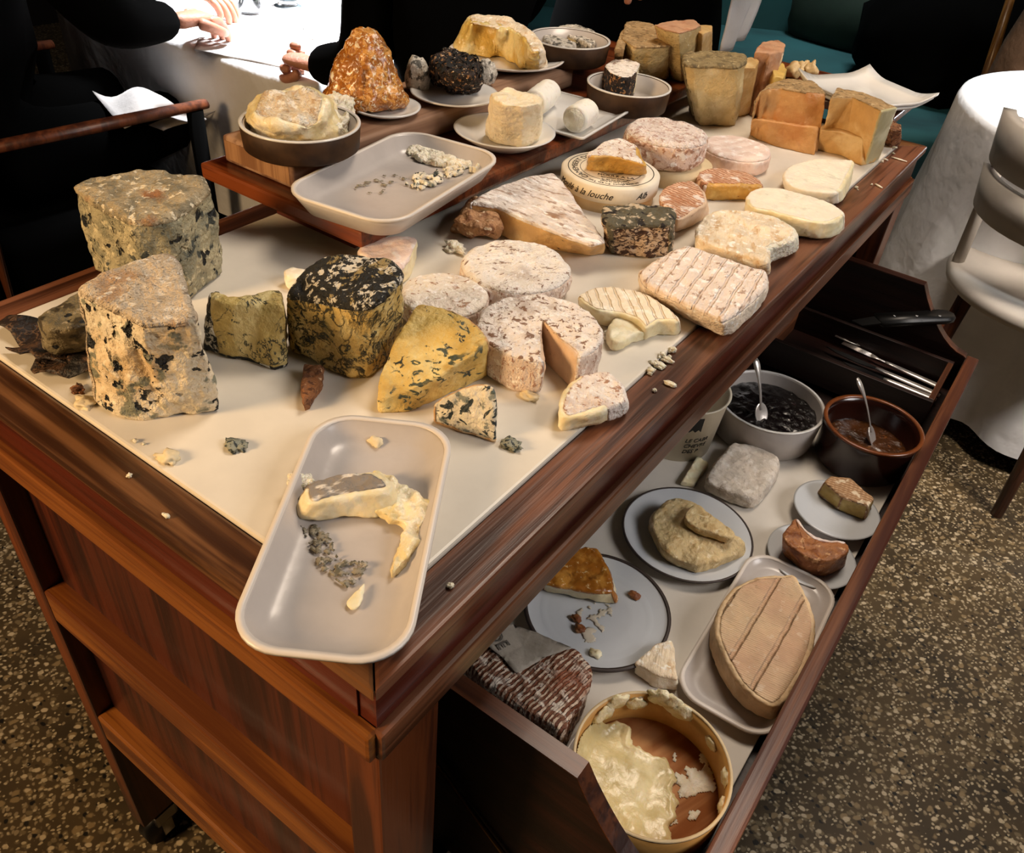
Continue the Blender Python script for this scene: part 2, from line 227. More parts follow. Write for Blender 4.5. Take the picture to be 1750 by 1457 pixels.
m_dough = MAT('buff_torn_cheese', '#d9bf8c', [('noise', '#c2a069', 40, dict(lo=.5, hi=.66, amt=.8)), ('noise', '#efdcb2', 60, dict(lo=.56, hi=.66, off=5))], [R_(60, .006)], rough=.5, sss=.15)
m_honey2 = MAT('amber_syrup_rind', '#a8651d', [('noise', '#cf8f3a', 30, dict(lo=.45, hi=.62)), ('noise', '#6f3c10', 20, dict(lo=.56, hi=.68, off=5)), ('noise', '#ecc98a', 80, dict(lo=.6, hi=.66, off=8))], [R_(60, .004)], rough=.25, coat=.5)
m_rust = MAT('rust_brown_rind', '#a2683b', [('noise', '#7a4421', 34, dict(lo=.48, hi=.62)), ('noise', '#cf9c6c', 60, dict(lo=.57, hi=.66, off=5))], [R_(60, .005)], rough=.5)
m_net = MAT('netted_tan_rind', '#cda67d', [('wave', '#8f6238', 75, dict(rot=-101, dist=2, amt=.7)), ('wave', '#a87a4e', 60, dict(rot=-10, dist=2, amt=.5)), ('noise', '#ecd6b4', 40, dict(lo=.53, hi=.6))], [('wave', '', 75, dict(rot=-101, dist=2), .002), R_(90, .003)], rough=.6)
m_olive = MAT('olive_gold_paste', '#b5964c', [('noise', '#cbb06b', 24, dict(lo=.45, hi=.65))], [R_(40, .002)], rough=.42, sss=.2)
m_half = MAT('peach_cloth_rind', '#e4c59c', [('wave', '#cfa67c', 10, dict(rot=0, dist=.6, lo=.9, hi=1, amt=.6)), ('wave', '#d0a681', 130, dict(rot=-98, dist=.8, amt=.6)), ('noise', '#d39f7e', 5, dict(lo=.48, hi=.7, amt=.6)), ('noise', '#f0dcc0', 60, dict(lo=.58, hi=.68, amt=.5))], [('wave', '', 130, dict(rot=-98, dist=.8), .0012), ('wave', '', 10, dict(rot=0, dist=.6, lo=.9, hi=1, amt=-1), .004), R_(60, .002)], rough=.6, sss=.1)
m_half_side = MAT('peach_smooth_side', '#dfbf94', [('noise', '#cba172', 30, dict(lo=.5, hi=.7, amt=.6))], [R_(90, .002)], rough=.6, sss=.12)
m_wrapr = MAT('corrugated_brown_rind', '#6f3c22', [('wave', '#d3b9a0', 62, dict(rot=7, dist=3.5, lo=.45, hi=.7, dscale=1.2)), ('noise', '#e9dccb', 50, dict(lo=.52, hi=.58, amt=.8)), ('wave', '#7a4a30', 24, dict(rot=-80, dist=4, lo=.7, hi=.95, amt=.7)), ('noise', '#8f4a28', 7, dict(lo=.56, hi=.68, amt=.85, off=3))], [('wave', '', 62, dict(rot=7, dist=3.5, dscale=1.2), .005), R_(70, .006)], rough=.6)
m_whitesq = MAT('chalky_white_rind', '#d3c6b6', [('noise', '#b3a493', 70, dict(lo=.54, hi=.66, amt=.7)), ('noise', '#e6dccf', 40, dict(lo=.5, hi=.64, off=4))], [R_(110, .003)], rough=.75, sss=.08)
m_darkblue = MAT('dark_leaf_aged_paste', '#756a50', [('noise', '#3b3324', 40, dict(lo=.48, hi=.6)), ('dots', '#17191a', 55, dict(r=.4, keep=.3, dist=.02, dscale=60)), ('noise', '#a3957a', 60, dict(lo=.58, hi=.66, off=4))], [R_(70, .006)], rough=.55)
m_leaf = MAT('dry_dark_leaf', '#251710', [('vein', '#5d4430', 40, dict(w=.03)), ('noise', '#4a3322', 30, dict(lo=.55, hi=.66)), ('noise', '#0d0806', 24, dict(lo=.52, hi=.62, off=5))], [R_(60, .006)], rough=.6)
m_moss = MAT('grey_green_mould', '#8a8270', [('noise', '#5d5848', 200, dict(lo=.5, hi=.56)), ('noise', '#a39c8e', 120, dict(lo=.56, hi=.64, off=4))], rough=.8)
m_ooze = MAT('oozing_yellow_paste', '#dcb964', [('noise', '#ecd9a0', 14, dict(lo=.45, hi=.62)), ('noise', '#c99a3f', 12, dict(lo=.56, hi=.68, off=4, amt=.7))], [R_(40, .005)], rough=.3, sss=.2, coat=.15)
m_crumb = MAT('crumb_pale', '#dccba6', rough=.6, var=.15); m_crumbb = MAT('crumb_blue', '#8a8a78', [('noise', '#2e3636', 200, dict(lo=.5, hi=.56))], rough=.6)
# surroundings
K[0] = 1.0
m_cloth = MAT('white_tablecloth', '#e6e6e8', [('noise', '#d5d5da', 4, dict(lo=.45, hi=.7, amt=.5))], [R_(9, .012)], rough=.85, var=.02)
m_napkin = MAT('white_napkin', '#bdb8b5', [], [R_(30, .004)], rough=.85, var=.03)
m_blackcloth = MAT('black_clothing', '#020202', rough=.95, spec=.05, var=0)
m_skin = MAT('skin', '#b98067', [('noise', '#a3654f', 30, dict(lo=.5, hi=.7, amt=.6))], [R_(140, .0015)], rough=.5, sss=.15, var=.06)
m_hair = MAT('dark_hair', '#0c0806', rough=.7, var=.1)
m_teal = MAT('teal_velvet', '#1c5055', [('noise', '#12383f', 3, dict(st=(.4, 1, 1), lo=.45, hi=.65))], rough=.8, var=.1, vscale=4)
m_greenc = MAT('dark_green_velvet', '#0d2419', rough=.85, var=.1)
m_bundle = MAT('taupe_brown_fabric', '#6b5545', [], [R_(20, .01)], rough=.8, var=.15)
m_chairw = MAT('white_painted_wood', '#b5ada3', rough=.4, var=.03)
m_chairleg = wood('reddish_chair_leg', '#3d1c10', '#6d3a20', 'Z', .45, .1)
m_glass = MAT('clear_glass', '#ffffff', rough=.03, trans=1, ior=1.45, var=0)
m_dkwall = MAT('dark_plaster', '#17110d', rough=.9, var=.1, vscale=2)
def terrazzo():
    b = NB('terrazzo'); col = b.mix(b.ramp(b.noise(7, 4), .35, .7), S('#55452c'), S('#3a2f1e'))
    for sc_, r, keep, c in ((70, .46, .5, '#76664a'), (95, .44, .45, '#958468'), (80, .42, .22, '#120d08'), (55, .44, .3, '#8f7a58'), (62, .40, .26, '#c7b596'), (130, .44, .4, '#b9a98a')):
        col = b.mix(b.dots(sc_, r, st=(1, 1.35, 1), rot=sc_*2.3, keep=keep, dist=.010, dscale=70), col, S(c))
    b.L.new(col, b.p.inputs['Base Color']); b.p.inputs['Roughness'].default_value = .5
    return b.m
m_floor = terrazzo()

# ------------------------------------------------------------------ helpers
def tag(o, label=None, cat=None, group=None, kind=None):
    for k, v in (('label', label), ('category', cat), ('group', group), ('kind', kind)):
        if v: o[k] = v
    return o
def empty(name, loc, label, cat, group=None):
    o = bpy.data.objects.new(name, None); C.objects.link(o); o.location = loc; o.empty_display_size = .03; return tag(o, label, cat, group)
def obj(name, bm, mat, parent=None, loc=None, smooth=True):
    me = bpy.data.meshes.new(name)
    if isinstance(bm, bmesh.types.BMesh):
        bm.normal_update(); bm.to_mesh(me); bm.free()
    else: me.from_pydata([tuple(v) for v in bm[0]], [], bm[1])
    for m in (mat if isinstance(mat, (list, tuple)) else [mat]): me.materials.append(m)
    if smooth: me.polygons.foreach_set('use_smooth', [True]*len(me.polygons))
    o = bpy.data.objects.new(name, me); C.objects.link(o)
    if parent: o.parent = parent
    if loc is not None: o.location = loc
    return o
def box_bm(x0, x1, y0, y1, z0, z1, bev=0, seg=2, bm=None):
    own = bm is None; bm = bm or bmesh.new()
    vs = [bm.verts.new((x, y, z)) for z in (z0, z1) for x, y in ((x0, y0), (x1, y0), (x1, y1), (x0, y1))]
    for f in ((3, 2, 1, 0), (4, 5, 6, 7), (0, 1, 5, 4), (1, 2, 6, 5), (2, 3, 7, 6), (3, 0, 4, 7)): bm.faces.new([vs[i] for i in f])
    if bev and own: bmesh.ops.bevel(bm, geom=bm.edges[:], offset=bev, segments=seg, profile=.6, affect='EDGES')
    return bm
def flat_poly(pts, z0, z1):
    """prism from a list of (x, y)"""
    bm = bmesh.new(); a = [bm.verts.new((x, y, z0)) for x, y in pts]; b = [bm.verts.new((x, y, z1)) for x, y in pts]; n = len(pts)
    bm.faces.new(a[::-1]); bm.faces.new(b)
    for i in range(n): bm.faces.new((a[i], a[(i+1) % n], b[(i+1) % n], b[i]))
    bmesh.ops.recalc_face_normals(bm, faces=bm.faces); return bm
def lathe_bm(prof, n=48, cap=True, fn=None):
    bm = bmesh.new(); rings = []
    for r, z in prof:
        if r < 1e-5: rings.append([bm.verts.new((0, 0, z))]); continue
        rings.append([bm.verts.new((r*math.cos(2*math.pi*i/n), r*math.sin(2*math.pi*i/n), z)) for i in range(n)])
    for a, b in zip(rings, rings[1:]):
        for i in range(n):
            j = (i+1) % n; q = [a[i % len(a)], a[j % len(a)], b[j % len(b)], b[i % len(b)]]; q = list(dict.fromkeys(q))
            if len(q) > 2: bm.faces.new(q)
    if fn:
        for v in bm.verts: v.co = fn(v.co)
    bmesh.ops.recalc_face_normals(bm, faces=bm.faces); return bm
def sweep_bm(pts, rad, n=8, flat=1.0, up=(0, 0, 1)):
    """tube along points; flat squeezes it along its local up"""
    bm = bmesh.new(); rings = []; pts = [Vector(p) for p in pts]; k = len(pts)
    for i, p in enumerate(pts):
        t = (pts[min(i+1, k-1)]-pts[max(i-1, 0)]).normalized(); s = t.cross(Vector(up))
        s = s.normalized() if s.length > 1e-4 else Vector((1, 0, 0)); u = s.cross(t); r = rad[i] if isinstance(rad, (list, tuple)) else rad
        rings.append([bm.verts.new(p+s*r*math.cos(a)+u*r*flat*math.sin(a)) for a in (2*math.pi*j/n for j in range(n))])
    for a, b in zip(rings, rings[1:]):
        for i in range(n): bm.faces.new((a[i], a[(i+1) % n], b[(i+1) % n], b[i]))
    bm.faces.new(rings[0][::-1]); bm.faces.new(rings[-1]); bmesh.ops.recalc_face_normals(bm, faces=bm.faces); return bm
def fine(bm, res):
    bmesh.ops.triangulate(bm, faces=bm.faces[:])
    for _ in range(7):
        es = [e for e in bm.edges if e.calc_length() > res*1.5]
        if not es: break
        bmesh.ops.subdivide_edges(bm, edges=es, cuts=1)
        bmesh.ops.triangulate(bm, faces=[f for f in bm.faces if len(f.verts) > 3])
def rough_up(bm, amp, sc_, amp2=0, sc2=0, zmin=None, seed=0):
    bm.normal_update(); o = Vector((seed*1.7, seed*.9, seed*2.3))
    mv = []
    for v in bm.verts:
        d = amp*noise.fractal(v.co*sc_+o, 1, 2, 3)
        if amp2: d += amp2*noise.noise(v.co*sc2+o)
        mv.append(v.co+v.normal*d)
    for v, c in zip(bm.verts, mv):
        if zmin is not None and c.z < zmin: c.z = zmin
        v.co = c
def shell(bm, tags, t, under=.0006):
    """skin of the faces whose material index is in tags, pushed out by t, as its own closed-looking mesh"""
    bm.normal_update(); nb = bmesh.new(); mp = {}
    fs = [f for f in bm.faces if f.material_index in tags]
    for f in fs:
        for v in f.verts:
            if v not in mp: mp[v] = nb.verts.new(v.co+v.normal*t)
    def put(vs_):
        try: nb.faces.new(vs_)
        except ValueError: pass      # two slivers on the same corners
    for f in fs: put([mp[v] for v in f.verts])
    low = {}
    for e in bm.edges:
        k = [f for f in e.link_faces if f.material_index in tags]
        if len(k) == 1:
            a, b = e.verts
            for v in (a, b):
                if v not in low: low[v] = nb.verts.new(v.co-v.normal*under)
            put((mp[a], mp[b], low[b], low[a]))
    bmesh.ops.recalc_face_normals(nb, faces=nb.faces); return nb
_seed = [0]
def solid(name, label, cat, botW, topW, body, rinds=(), res=.004, bev=.003, amp=.0012, nsc=45, amp2=.0005, sc2=200, group=None, t=.0006, smooth=1, body_name='paste', shape=None, z0=None, bulge=0, rnd=False):
    """a cut cheese: botW / topW world points of its lower and upper outline; rinds = (part, tags, material): tag 0 bottom, 1 top, 2+i side i"""
    _seed[0] += 1
    z0 = min(p.z for p in botW) if z0 is None else z0
    c = sum(botW, Vector())/len(botW); c.z = z0; bm = bmesh.new()
    n = len(botW); rg = []; used = set(x for r_ in rinds for x in r_[1])
    if rnd:
        h_ = max(.004, sum(p.z for p in topW)/n-z0); b_ = min(bev, h_*.45); kb = b_/h_
        rows = [(0, .8*b_), (kb*.35, .25*b_), (kb, 0), (.5, 0), (1-kb, 0), (1-kb*.62, b_*.1), (1-kb*.3, b_*.3), (1-kb*.07, b_*.65), (1, b_*1.1)]
    else: rows = [(0, 0), (1, 0)]
    ar = sum(botW[i].x*botW[(i+1) % n].y-botW[(i+1) % n].x*botW[i].y for i in range(n))
    def inward(P):
        o = []
        for i in range(n):
            a_, b_, c_ = P[i-1], P[i], P[(i+1) % n]; e1 = Vector((b_.x-a_.x, b_.y-a_.y)); e2 = Vector((c_.x-b_.x, c_.y-b_.y))
            q_ = Vector((0, 0))
            for e_ in (e1, e2):
                if e_.length > 1e-6: e_ = e_.normalized(); q_ += Vector((-e_.y, e_.x))*(1 if ar > 0 else -1)
            o.append(q_/max(.7, q_.length*q_.length/2) if q_.length > .2 else q_)
        return o
    nb_, nt_ = inward(botW), inward(topW)
    for k, ins in rows:
        f = 1+bulge*(1-(2*k-1)**2); rg.append([])
        for i in range(n):
            p = botW[i].lerp(topW[i], k)-c; q_ = nb_[i].lerp(nt_[i], k)*ins; rg[-1].append(bm.verts.new((p.x*f+q_.x, p.y*f+q_.y, p.z)))
    for v, tg in ((rg[0][::-1], 0), (rg[-1], 1)): bm.faces.new(v).material_index = tg
    for m_, (B, T) in enumerate(zip(rg, rg[1:])):
        for i in range(n): bm.faces.new((B[i], B[(i+1) % n], T[(i+1) % n], T[i])).material_index = 1 if (rnd and m_ >= 5 and 1 in used and 2+i in used) else 2+i
    bmesh.ops.recalc_face_normals(bm, faces=bm.faces)
    if bev and not rnd:
        r_ = bmesh.ops.bevel(bm, geom=[e for e in bm.edges if len(e.link_faces) == 2 and e.calc_face_angle(0) > .5], offset=bev, segments=2, profile=.5, affect='EDGES', clamp_overlap=True)
        new = set(r_['faces'])
        for _ in range(3):
            for f in list(new):
                tg = [g.material_index for e in f.edges for g in e.link_faces if g is not f and g not in new]
                if tg:
                    u_ = [x for x in tg if x in used]; f.material_index = max(u_) if u_ else max(tg); new.discard(f)
    res *= .72; amp *= 1.15; amp2 *= 1.5; sc2 *= 1.25
    fine(bm, res)
    for _ in range(smooth): bmesh.ops.smooth_vert(bm, verts=bm.verts, factor=.5, use_axis_x=True, use_axis_y=True, use_axis_z=True)
    if shape:
        for v in bm.verts: v.co = shape(v.co)
    rough_up(bm, amp, nsc, amp2, sc2, 0, _seed[0])
    if not rinds:
        for f in bm.faces: f.material_index = 0
        return tag(obj(name, bm, body, loc=c), label, cat, group)
    root = empty(name, c, label, cat, group)
    for rn, tg, rm in rinds: obj(rn, shell(bm, set(tg), t), rm, root)
    for f in bm.faces: f.material_index = 0
    obj(body_name, bm, body, root)
    return root
def px_solid(name, label, cat, z0, top, h, body, rinds=(), bot=None, curve=False, **k):
    """top: outline in photograph points lying h (or its own third value) above z0; bot: the lower outline, else straight below"""
    T = [at(p[0], p[1], z0+(p[2] if len(p) > 2 else h)) for p in top]
    if curve:
        bot_ = [at(p[0], p[1], z0) for p in bot] if bot else [Vector((p.x, p.y, z0)) for p in T]
        def cr(P):
            o, n_ = [], len(P)
            for i in range(n_):
                a_, b_, c_, d_ = P[i-1], P[i], P[(i+1) % n_], P[(i+2) % n_]
                for t in (0, 1/3, 2/3): o.append(.5*(2*b_+(c_-a_)*t+(2*a_-5*b_+4*c_-d_)*t*t+(3*b_-a_-3*c_+d_)*t**3))
            return o
        T, B = cr(T), cr(bot_)
        rinds = [(rn, [x for g in tg for x in ([g] if g < 2 else [2+3*(g-2)+k_ for k_ in range(3)])], rm) for rn, tg, rm in rinds]
        return solid(name, label, cat, B, T, body, rinds, z0=z0, rnd=True, **k)
    B = [at(p[0], p[1], z0) for p in bot] if bot else [Vector((p.x, p.y, z0)) for p in T]
    a = sum(T[i].x*T[(i+1) % len(T)].y-T[(i+1) % len(T)].x*T[i].y for i in range(len(T)))
    return solid(name, label, cat, B, T, body, rinds, z0=z0, **k)
def wheel_pts(c, r, n=40, cut=None, cutc=(0, 0), sq=1.0, ang=0):
    """outline of a round cheese; cut = (from, to) degrees removed; cutc = where the cut meets, in radii"""
    P = []
    if cut:
        a0, a1 = cut; m = max(6, int(n*(360-(a1-a0))/360))
        for i in range(m+1):
            a = math.radians(a1+(360-(a1-a0))*i/m); P.append((math.cos(a), math.sin(a)))
        if cutc: P.append(cutc)
    else: P = [(math.cos(2*math.pi*i/n), math.sin(2*math.pi*i/n)) for i in range(n)]
    ca, sa = math.cos(math.radians(ang)), math.sin(math.radians(ang))
    return [(c.x+r*(x*ca-y*sq*sa), c.y+r*(x*sa+y*sq*ca)) for x, y in P]
def px_circle(l, r, z):
    a, b = at(*l, z), at(*r, z); return (a+b)/2, (a-b).length/2
def wheel(name, label, z0, l, r, h, body, top, side=None, cut=None, cutc=(0, 0), rs=1.0, tilt=None, **k):
    c, rad = px_circle(l, r, z0+h*.8); rad *= rs; P = wheel_pts(c, rad, cut=cut, cutc=cutc)
    n = len(P); nc = 0 if not cut else (2 if cutc else 1)
    sides = [2+i for i in range(n-nc)]
    B = [Vector((x, y, z0)) for x, y in P]; T = [Vector((x, y, z0+h)) for x, y in P]
    k.setdefault('bev', .0035 if cut else min(.008, h*.3)); k.setdefault('amp', .0012)
    rind = [('top_rind', [1], top), ('side_rind', sides, side or top)] if (cut or side) else []
    if not rind: return solid(name, label, 'cheese', B, T, top, (), bulge=.02, rnd=True, **k)
    return solid(name, label, 'cheese', B, T, body, rind, bulge=.02, rnd=True, **k)
def dish(name, label, cat, c, prof, mat, rim=None, rimz=None, group=None, n=64):
    """round dish from a closed profile; rim = (material, r0, r1, z) a coloured edge ring of its own"""
    if not rim: return tag(obj(name, lathe_bm(prof, n), mat, loc=c), label, cat, group)
    e = empty(name, c, label, cat, group); obj('dish_body', lathe_bm(prof, n), mat, e)
    m_, r0, r1, z0, z1 = rim; obj('rim', lathe_bm([(r0, z0), (r1, z0), (r1, z1), (r0, z1), (r0, z0)], n), m_, e)
    if mat is m_brownglaze:      # pale glazed inside
        b_ = .95 if prof[1][0] < r0*.96 else .97; ri = r0*b_-.0035
        obj('lining', lathe_bm([(0, .0043), (ri-.006, .0043), (ri, .0105), (r0-.0012, z0), (r0+.0004, z0), (ri+.0008, .0095), (ri-.006, .0039), (0, .0039)], n), m_stone, e)
    return e
def plate_prof(r, h=.012, th=.004, foot=.6, well=.72): # shallow plate
    return [(0, 0), (r*foot, 0), (r*well, h*.25), (r, h-.002), (r+.001, h), (r-.002, h), (r*well, h*.25+th), (r*foot*.9, th), (0, th)]
def bowl_prof(r, h, th=.004, base=.93):
    return [(0, 0), (r*base-.004, 0), (r*base, .003), (r, h-.001), (r-.001, h), (r-th, h), (r-th-.001, h-.002), (r*base-th, th+.006), (r*base-th-.006, th), (0, th)]
def rrect(sx, sy, rad, n=8):
    P = []
    for cx, cy, a0 in ((sx-rad, sy-rad, 0), (-sx+rad, sy-rad, 90), (-sx+rad, -sy+rad, 180), (sx-rad, -sy+rad, 270)):
        for i in range(n+1):
            a = math.radians(a0+90*i/n); P.append((cx+rad*math.cos(a), cy+rad*math.sin(a)))
    return P
def tray(name, label, corners, z, h, mat, rim, rad=.03, th=.005, slope=.012, warp=0):
    """rounded rectangular dish whose rim corners are photograph points; z is where it stands"""
    W = [at(u, v, z+h) for u, v in corners]; c = sum(W, Vector())/4
    ex = ((W[1]-W[0])+(W[2]-W[3]))/2; ey = ((W[0]-W[3])+(W[1]-W[2]))/2
    ang = math.atan2(ey.y, ey.x)-math.pi/2; sx, sy = ex.length/2, ey.length/2
    e = empty(name, (c.x, c.y, z), label, 'tray'); e.rotation_euler = (0, 0, ang)
    loops = [(slope+.004, 0), (slope, .002), (slope*.25, h*.7), (0, h-.0015), (.0006, h), (th*.7, h), (th, h-.0015), (slope*.6+th, h*.45), (slope+th, th+.002), (slope+th+.006, th)]
    bm = bmesh.new(); rings = []
    for ins, zz in loops: rings.append([bm.verts.new((x, y, zz)) for x, y in rrect(sx-ins, sy-ins, max(.006, rad-ins*.7))])
    n = len(rings[0])
    for a, b in zip(rings, rings[1:]):
        for i in range(n): bm.faces.new((a[i], a[(i+1) % n], b[(i+1) % n], b[i]))
    bm.faces.new(rings[0][::-1]); bm.faces.new(rings[-1]); bmesh.ops.recalc_face_normals(bm, faces=bm.faces)
    obj('tray_body', bm, mat, e)
    bm = bmesh.new(); r2 = [[bm.verts.new((x, y, zz)) for x, y in rrect(sx-ins, sy-ins, rad-ins*.7)] for ins, zz in ((-.0004, h-.002), (-.0004, h+.0004), (th*.8, h+.0004), (th*.8, h-.002))]
    for a, b in zip(r2, r2[1:]+r2[:1]):
        for i in range(n): bm.faces.new((a[i], a[(i+1) % n], b[(i+1) % n], b[i]))
    bmesh.ops.recalc_face_normals(bm, faces=bm.faces); obj('rim', bm, rim, e)
    return e, c, ang
def smear(name, pts, z, h, mat, parent=None, label=None, cat=None, res=.002, amp=.0012, seed=1, nsc=120):
    """thin uneven patch of cheese lying on a surface at z"""
    P = [at(u, v, z) for u, v in pts]; c = sum(P, Vector())/len(P)
    bm = flat_poly([(p.x-c.x, p.y-c.y) for p in P], 0, h); fine(bm, res)
    for _ in range(2): bmesh.ops.smooth_vert(bm, verts=bm.verts, factor=.5, use_axis_x=True, use_axis_y=True, use_axis_z=True)
    rough_up(bm, amp, nsc, 0, 0, 0, seed)
    o = obj(name, bm, mat, parent)
    o.location = c if not parent else (parent.matrix_world.inverted() @ c if False else c-parent.location)
    if label: tag(o, label, cat)
    return o
def patch(name, pts, z, h, mat, label, cat, thr=0, sc_=160, res=.0016, seed=0, rise=0):
    """ragged thin residue: only where a noise passes thr inside the outline"""
    P = [at(u, v, z) for u, v in pts]; c = sum(P, Vector())/len(P); Q = [(p.x-c.x, p.y-c.y) for p in P]
    def inside(x, y):
        r_ = False; k = len(Q)-1
        for i in range(len(Q)):
            if (Q[i][1] > y) != (Q[k][1] > y) and x < (Q[k][0]-Q[i][0])*(y-Q[i][1])/(Q[k][1]-Q[i][1])+Q[i][0]: r_ = not r_
            k = i
        return r_
    xs, ys = [q[0] for q in Q], [q[1] for q in Q]; bm = bmesh.new(); vs = {}; nx, ny = int((max(xs)-min(xs))/res)+1, int((max(ys)-min(ys))/res)+1
    f = lambda x, y: noise.fractal(Vector((x*sc_+seed, y*sc_, seed*1.7)), 1, 2, 3)
    def vert(i, j):
        if (i, j) not in vs:
            x, y = min(xs)+i*res, min(ys)+j*res; d = max(0, f(x, y)-thr); vs[i, j] = bm.verts.new((x+.4*res*noise.noise(Vector((i*.7, j*.7, seed))), y, h*(.35+min(1, d*2.2))+rise*max(0, noise.noise(Vector((x*60, y*60, seed)))))) 
        return vs[i, j]
    for j in range(ny):
        for i in range(nx):
            x, y = min(xs)+(i+.5)*res, min(ys)+(j+.5)*res
            if inside(x, y) and f(x, y) > thr: bm.faces.new((vert(i, j), vert(i+1, j), vert(i+1, j+1), vert(i, j+1)))
    r_ = bmesh.ops.extrude_edge_only(bm, edges=[e for e in bm.edges if len(e.link_faces) == 1])
    for v in r_['geom']:
        if isinstance(v, bmesh.types.BMVert): v.co.z = 0
    bmesh.ops.recalc_face_normals(bm, faces=bm.faces)
    return tag(obj(name, bm, mat, loc=c), label, cat)
def lump(name, label, cat, c, size, mat, res=.002, amp=.25, seed=0, nsc=None, group=None, parent=None):
    bm = bmesh.new(); bmesh.ops.create_icosphere(bm, subdivisions=3, radius=1)
    sx, sy, sz = size; o = Vector((seed*3.1, seed*1.3, seed*.7))
    for v in bm.verts:
        d = 1+amp*noise.fractal(v.co*1.6+o, 1, 2, 3); p = v.co*d; z = max(-.55, p.z); v.co = Vector((p.x*sx, p.y*sy, (z+.55)*sz/1.2))
    ob = obj(name, bm, mat, parent, c)
    return tag(ob, label, cat, group) if label else ob
def text_mesh(txt, size, shear=0, ex=.0002, align='CENTER', fn=None):
    cu = bpy.data.curves.new('t', 'FONT'); cu.body = txt; cu.size = size; cu.shear = shear; cu.extrude = ex; cu.align_x = align; cu.resolution_u = 3
    o = bpy.data.objects.new('t', cu); me = bpy.data.meshes.new_from_object(o); bpy.data.objects.remove(o); bpy.data.curves.remove(cu)
    bm = bmesh.new(); bm.from_mesh(me); bpy.data.meshes.remove(me)
    if fn:
        for _ in range(2):
            es = [e for e in bm.edges if e.calc_length() > size*.25]
            if es: bmesh.ops.subdivide_edges(bm, edges=es, cuts=1); bmesh.ops.triangulate(bm, faces=[f for f in bm.faces if len(f.verts) > 3])
        for v in bm.verts: v.co = fn(v.co)
    return bm

# ------------------------------------------------------------------ the room
ZT, ZB, W, L, FW = .85, .853, .528, 1.2193, .0351
def plane_struct(name, bm, mat): return tag(obj(name, bm, mat, smooth=False), kind='structure')
plane_struct('floor', box_bm(-4.5, 3.5, -2.5, 6, -.1, 0), m_floor)
plane_struct('wall_back', box_bm(-4.5, 3.5, 6, 6.15, 0, 3), m_dkwall)
plane_struct('wall_left', box_bm(-4.65, -4.5, -2.5, 6.15, 0, 3), m_dkwall)
plane_struct('ceiling', box_bm(-4.65, 3.5, -2.5, 6.15, 3, 3.1), m_dkwall)

# ------------------------------------------------------------------ the trolley
tr = empty('cheese_trolley', (0, 0, 0), 'mahogany serving trolley with a white top panel, pulled-out lower drawer and raised rear shelf', 'trolley')
obj('top_panel', box_bm(-W+FW+.0008, -FW-.0008, FW+.0008, L-FW-.0008, .842, ZB, .0022), m_white, tr, smooth=False)
def bevel_poly(pts, z0, z1, bev=.0025):
    bm = flat_poly(pts, z0, z1); bmesh.ops.bevel(bm, geom=bm.edges[:], offset=bev, segments=2, profile=.6, affect='EDGES'); return bm
O = .0004
for pts, m in (([(0, O), (0, L-O), (-FW, L-FW-O), (-FW, FW+O)], m_rim_y), ([(-W, O), (-FW-W+2*FW, FW+O), (-W+FW, L-FW-O), (-W, L-O)], m_rim_y),
               ([(-O, 0), (-FW-O, FW), (-W+FW+O, FW), (-W+O, 0)], m_rim_x), ([(-O, L), (-W+O, L), (-W+FW+O, L-FW), (-FW-O, L-FW)], m_rim_x)):
    obj('rim_rail', bevel_poly(pts, .838, ZT), m, tr, smooth=False)
for x0, x1, y0, y1, m in ((-.02, -.006, .0065, L-.0065, m_fascia_y), (-W+.006, -W+.02, .0065, L-.0065, m_fascia_y), (-W+.02, -.02, .005, .02, m_fascia_x), (-W+.02, -.02, L-.02, L-.005, m_fascia_x)):
    obj('fascia_board', box_bm(x0, x1, y0, y1, .80, .838), m, tr, smooth=False)
for x0, x1, y0, y1, m in ((-.03, .001, .003, L-.003, m_lip_y), (-W-.001, -W+.03, .003, L-.003, m_lip_y), (-W+.004, -.004, -.003, .028, m_rail), (-W+.004, -.004, L-.028, L+.003, m_rail)):
    obj('lip_rail', box_bm(x0, x1, y0, y1, .772, .7995, .003), m, tr, smooth=False)
for y0, y1 in ((.004, .062), (L-.062, L-.004)):
    for x0, x1 in ((-.493, -.463), (-.035, -.003)):
        lg = obj('leg', box_bm(x0, x1, y0, y1, .075, .772, .002), m_leg, tr, smooth=False)
        xc, yc = (x0+x1)/2, (y0+y1)/2
        bm = sweep_bm([(xc-.011, yc, .03), (xc+.011, yc, .03)], .03, 24)
        ca = obj('caster', bm, m_blackp, lg)
        bm = box_bm(xc-.017, xc+.017, yc-.014, yc+.02, .048, .0745, .004); box_bm(xc-.0165, xc-.0125, yc-.008, yc+.008, .02, .055, bm=bm); box_bm(xc+.0125, xc+.0165, yc-.008, yc+.008, .02, .055, bm=bm)
        obj('caster_fork', bm, m_steel, lg, smooth=False)
for ye, s in ((.004, 1), (L-.004, -1)):
    a = lambda d0, d1: (min(ye+s*d0, ye+s*d1), max(ye+s*d0, ye+s*d1))
    for z0, z1 in ((.531, .577), (.305, .352)):
        y0, y1 = a(0, .034); obj('end_rail', box_bm(-.463, -.035, y0, y1, z0, z1, .003), m_rail, tr, smooth=False)
        y0, y1 = a(.0015, .0025)
    for z0, z1 in ((.577, .772), (.352, .531)):
        y0, y1 = a(.02, .032); obj('end_panel', box_bm(-.463, -.035, y0, y1, z0, z1), m_panel, tr, smooth=False)
obj('back_panel', box_bm(-.5, -.485, .06, L-.06, .31, .772), m_dark, tr, smooth=False)
obj('carcass_floor', box_bm(-.485, -.03, .06, L-.06, .31, .33), m_dark, tr, smooth=False)
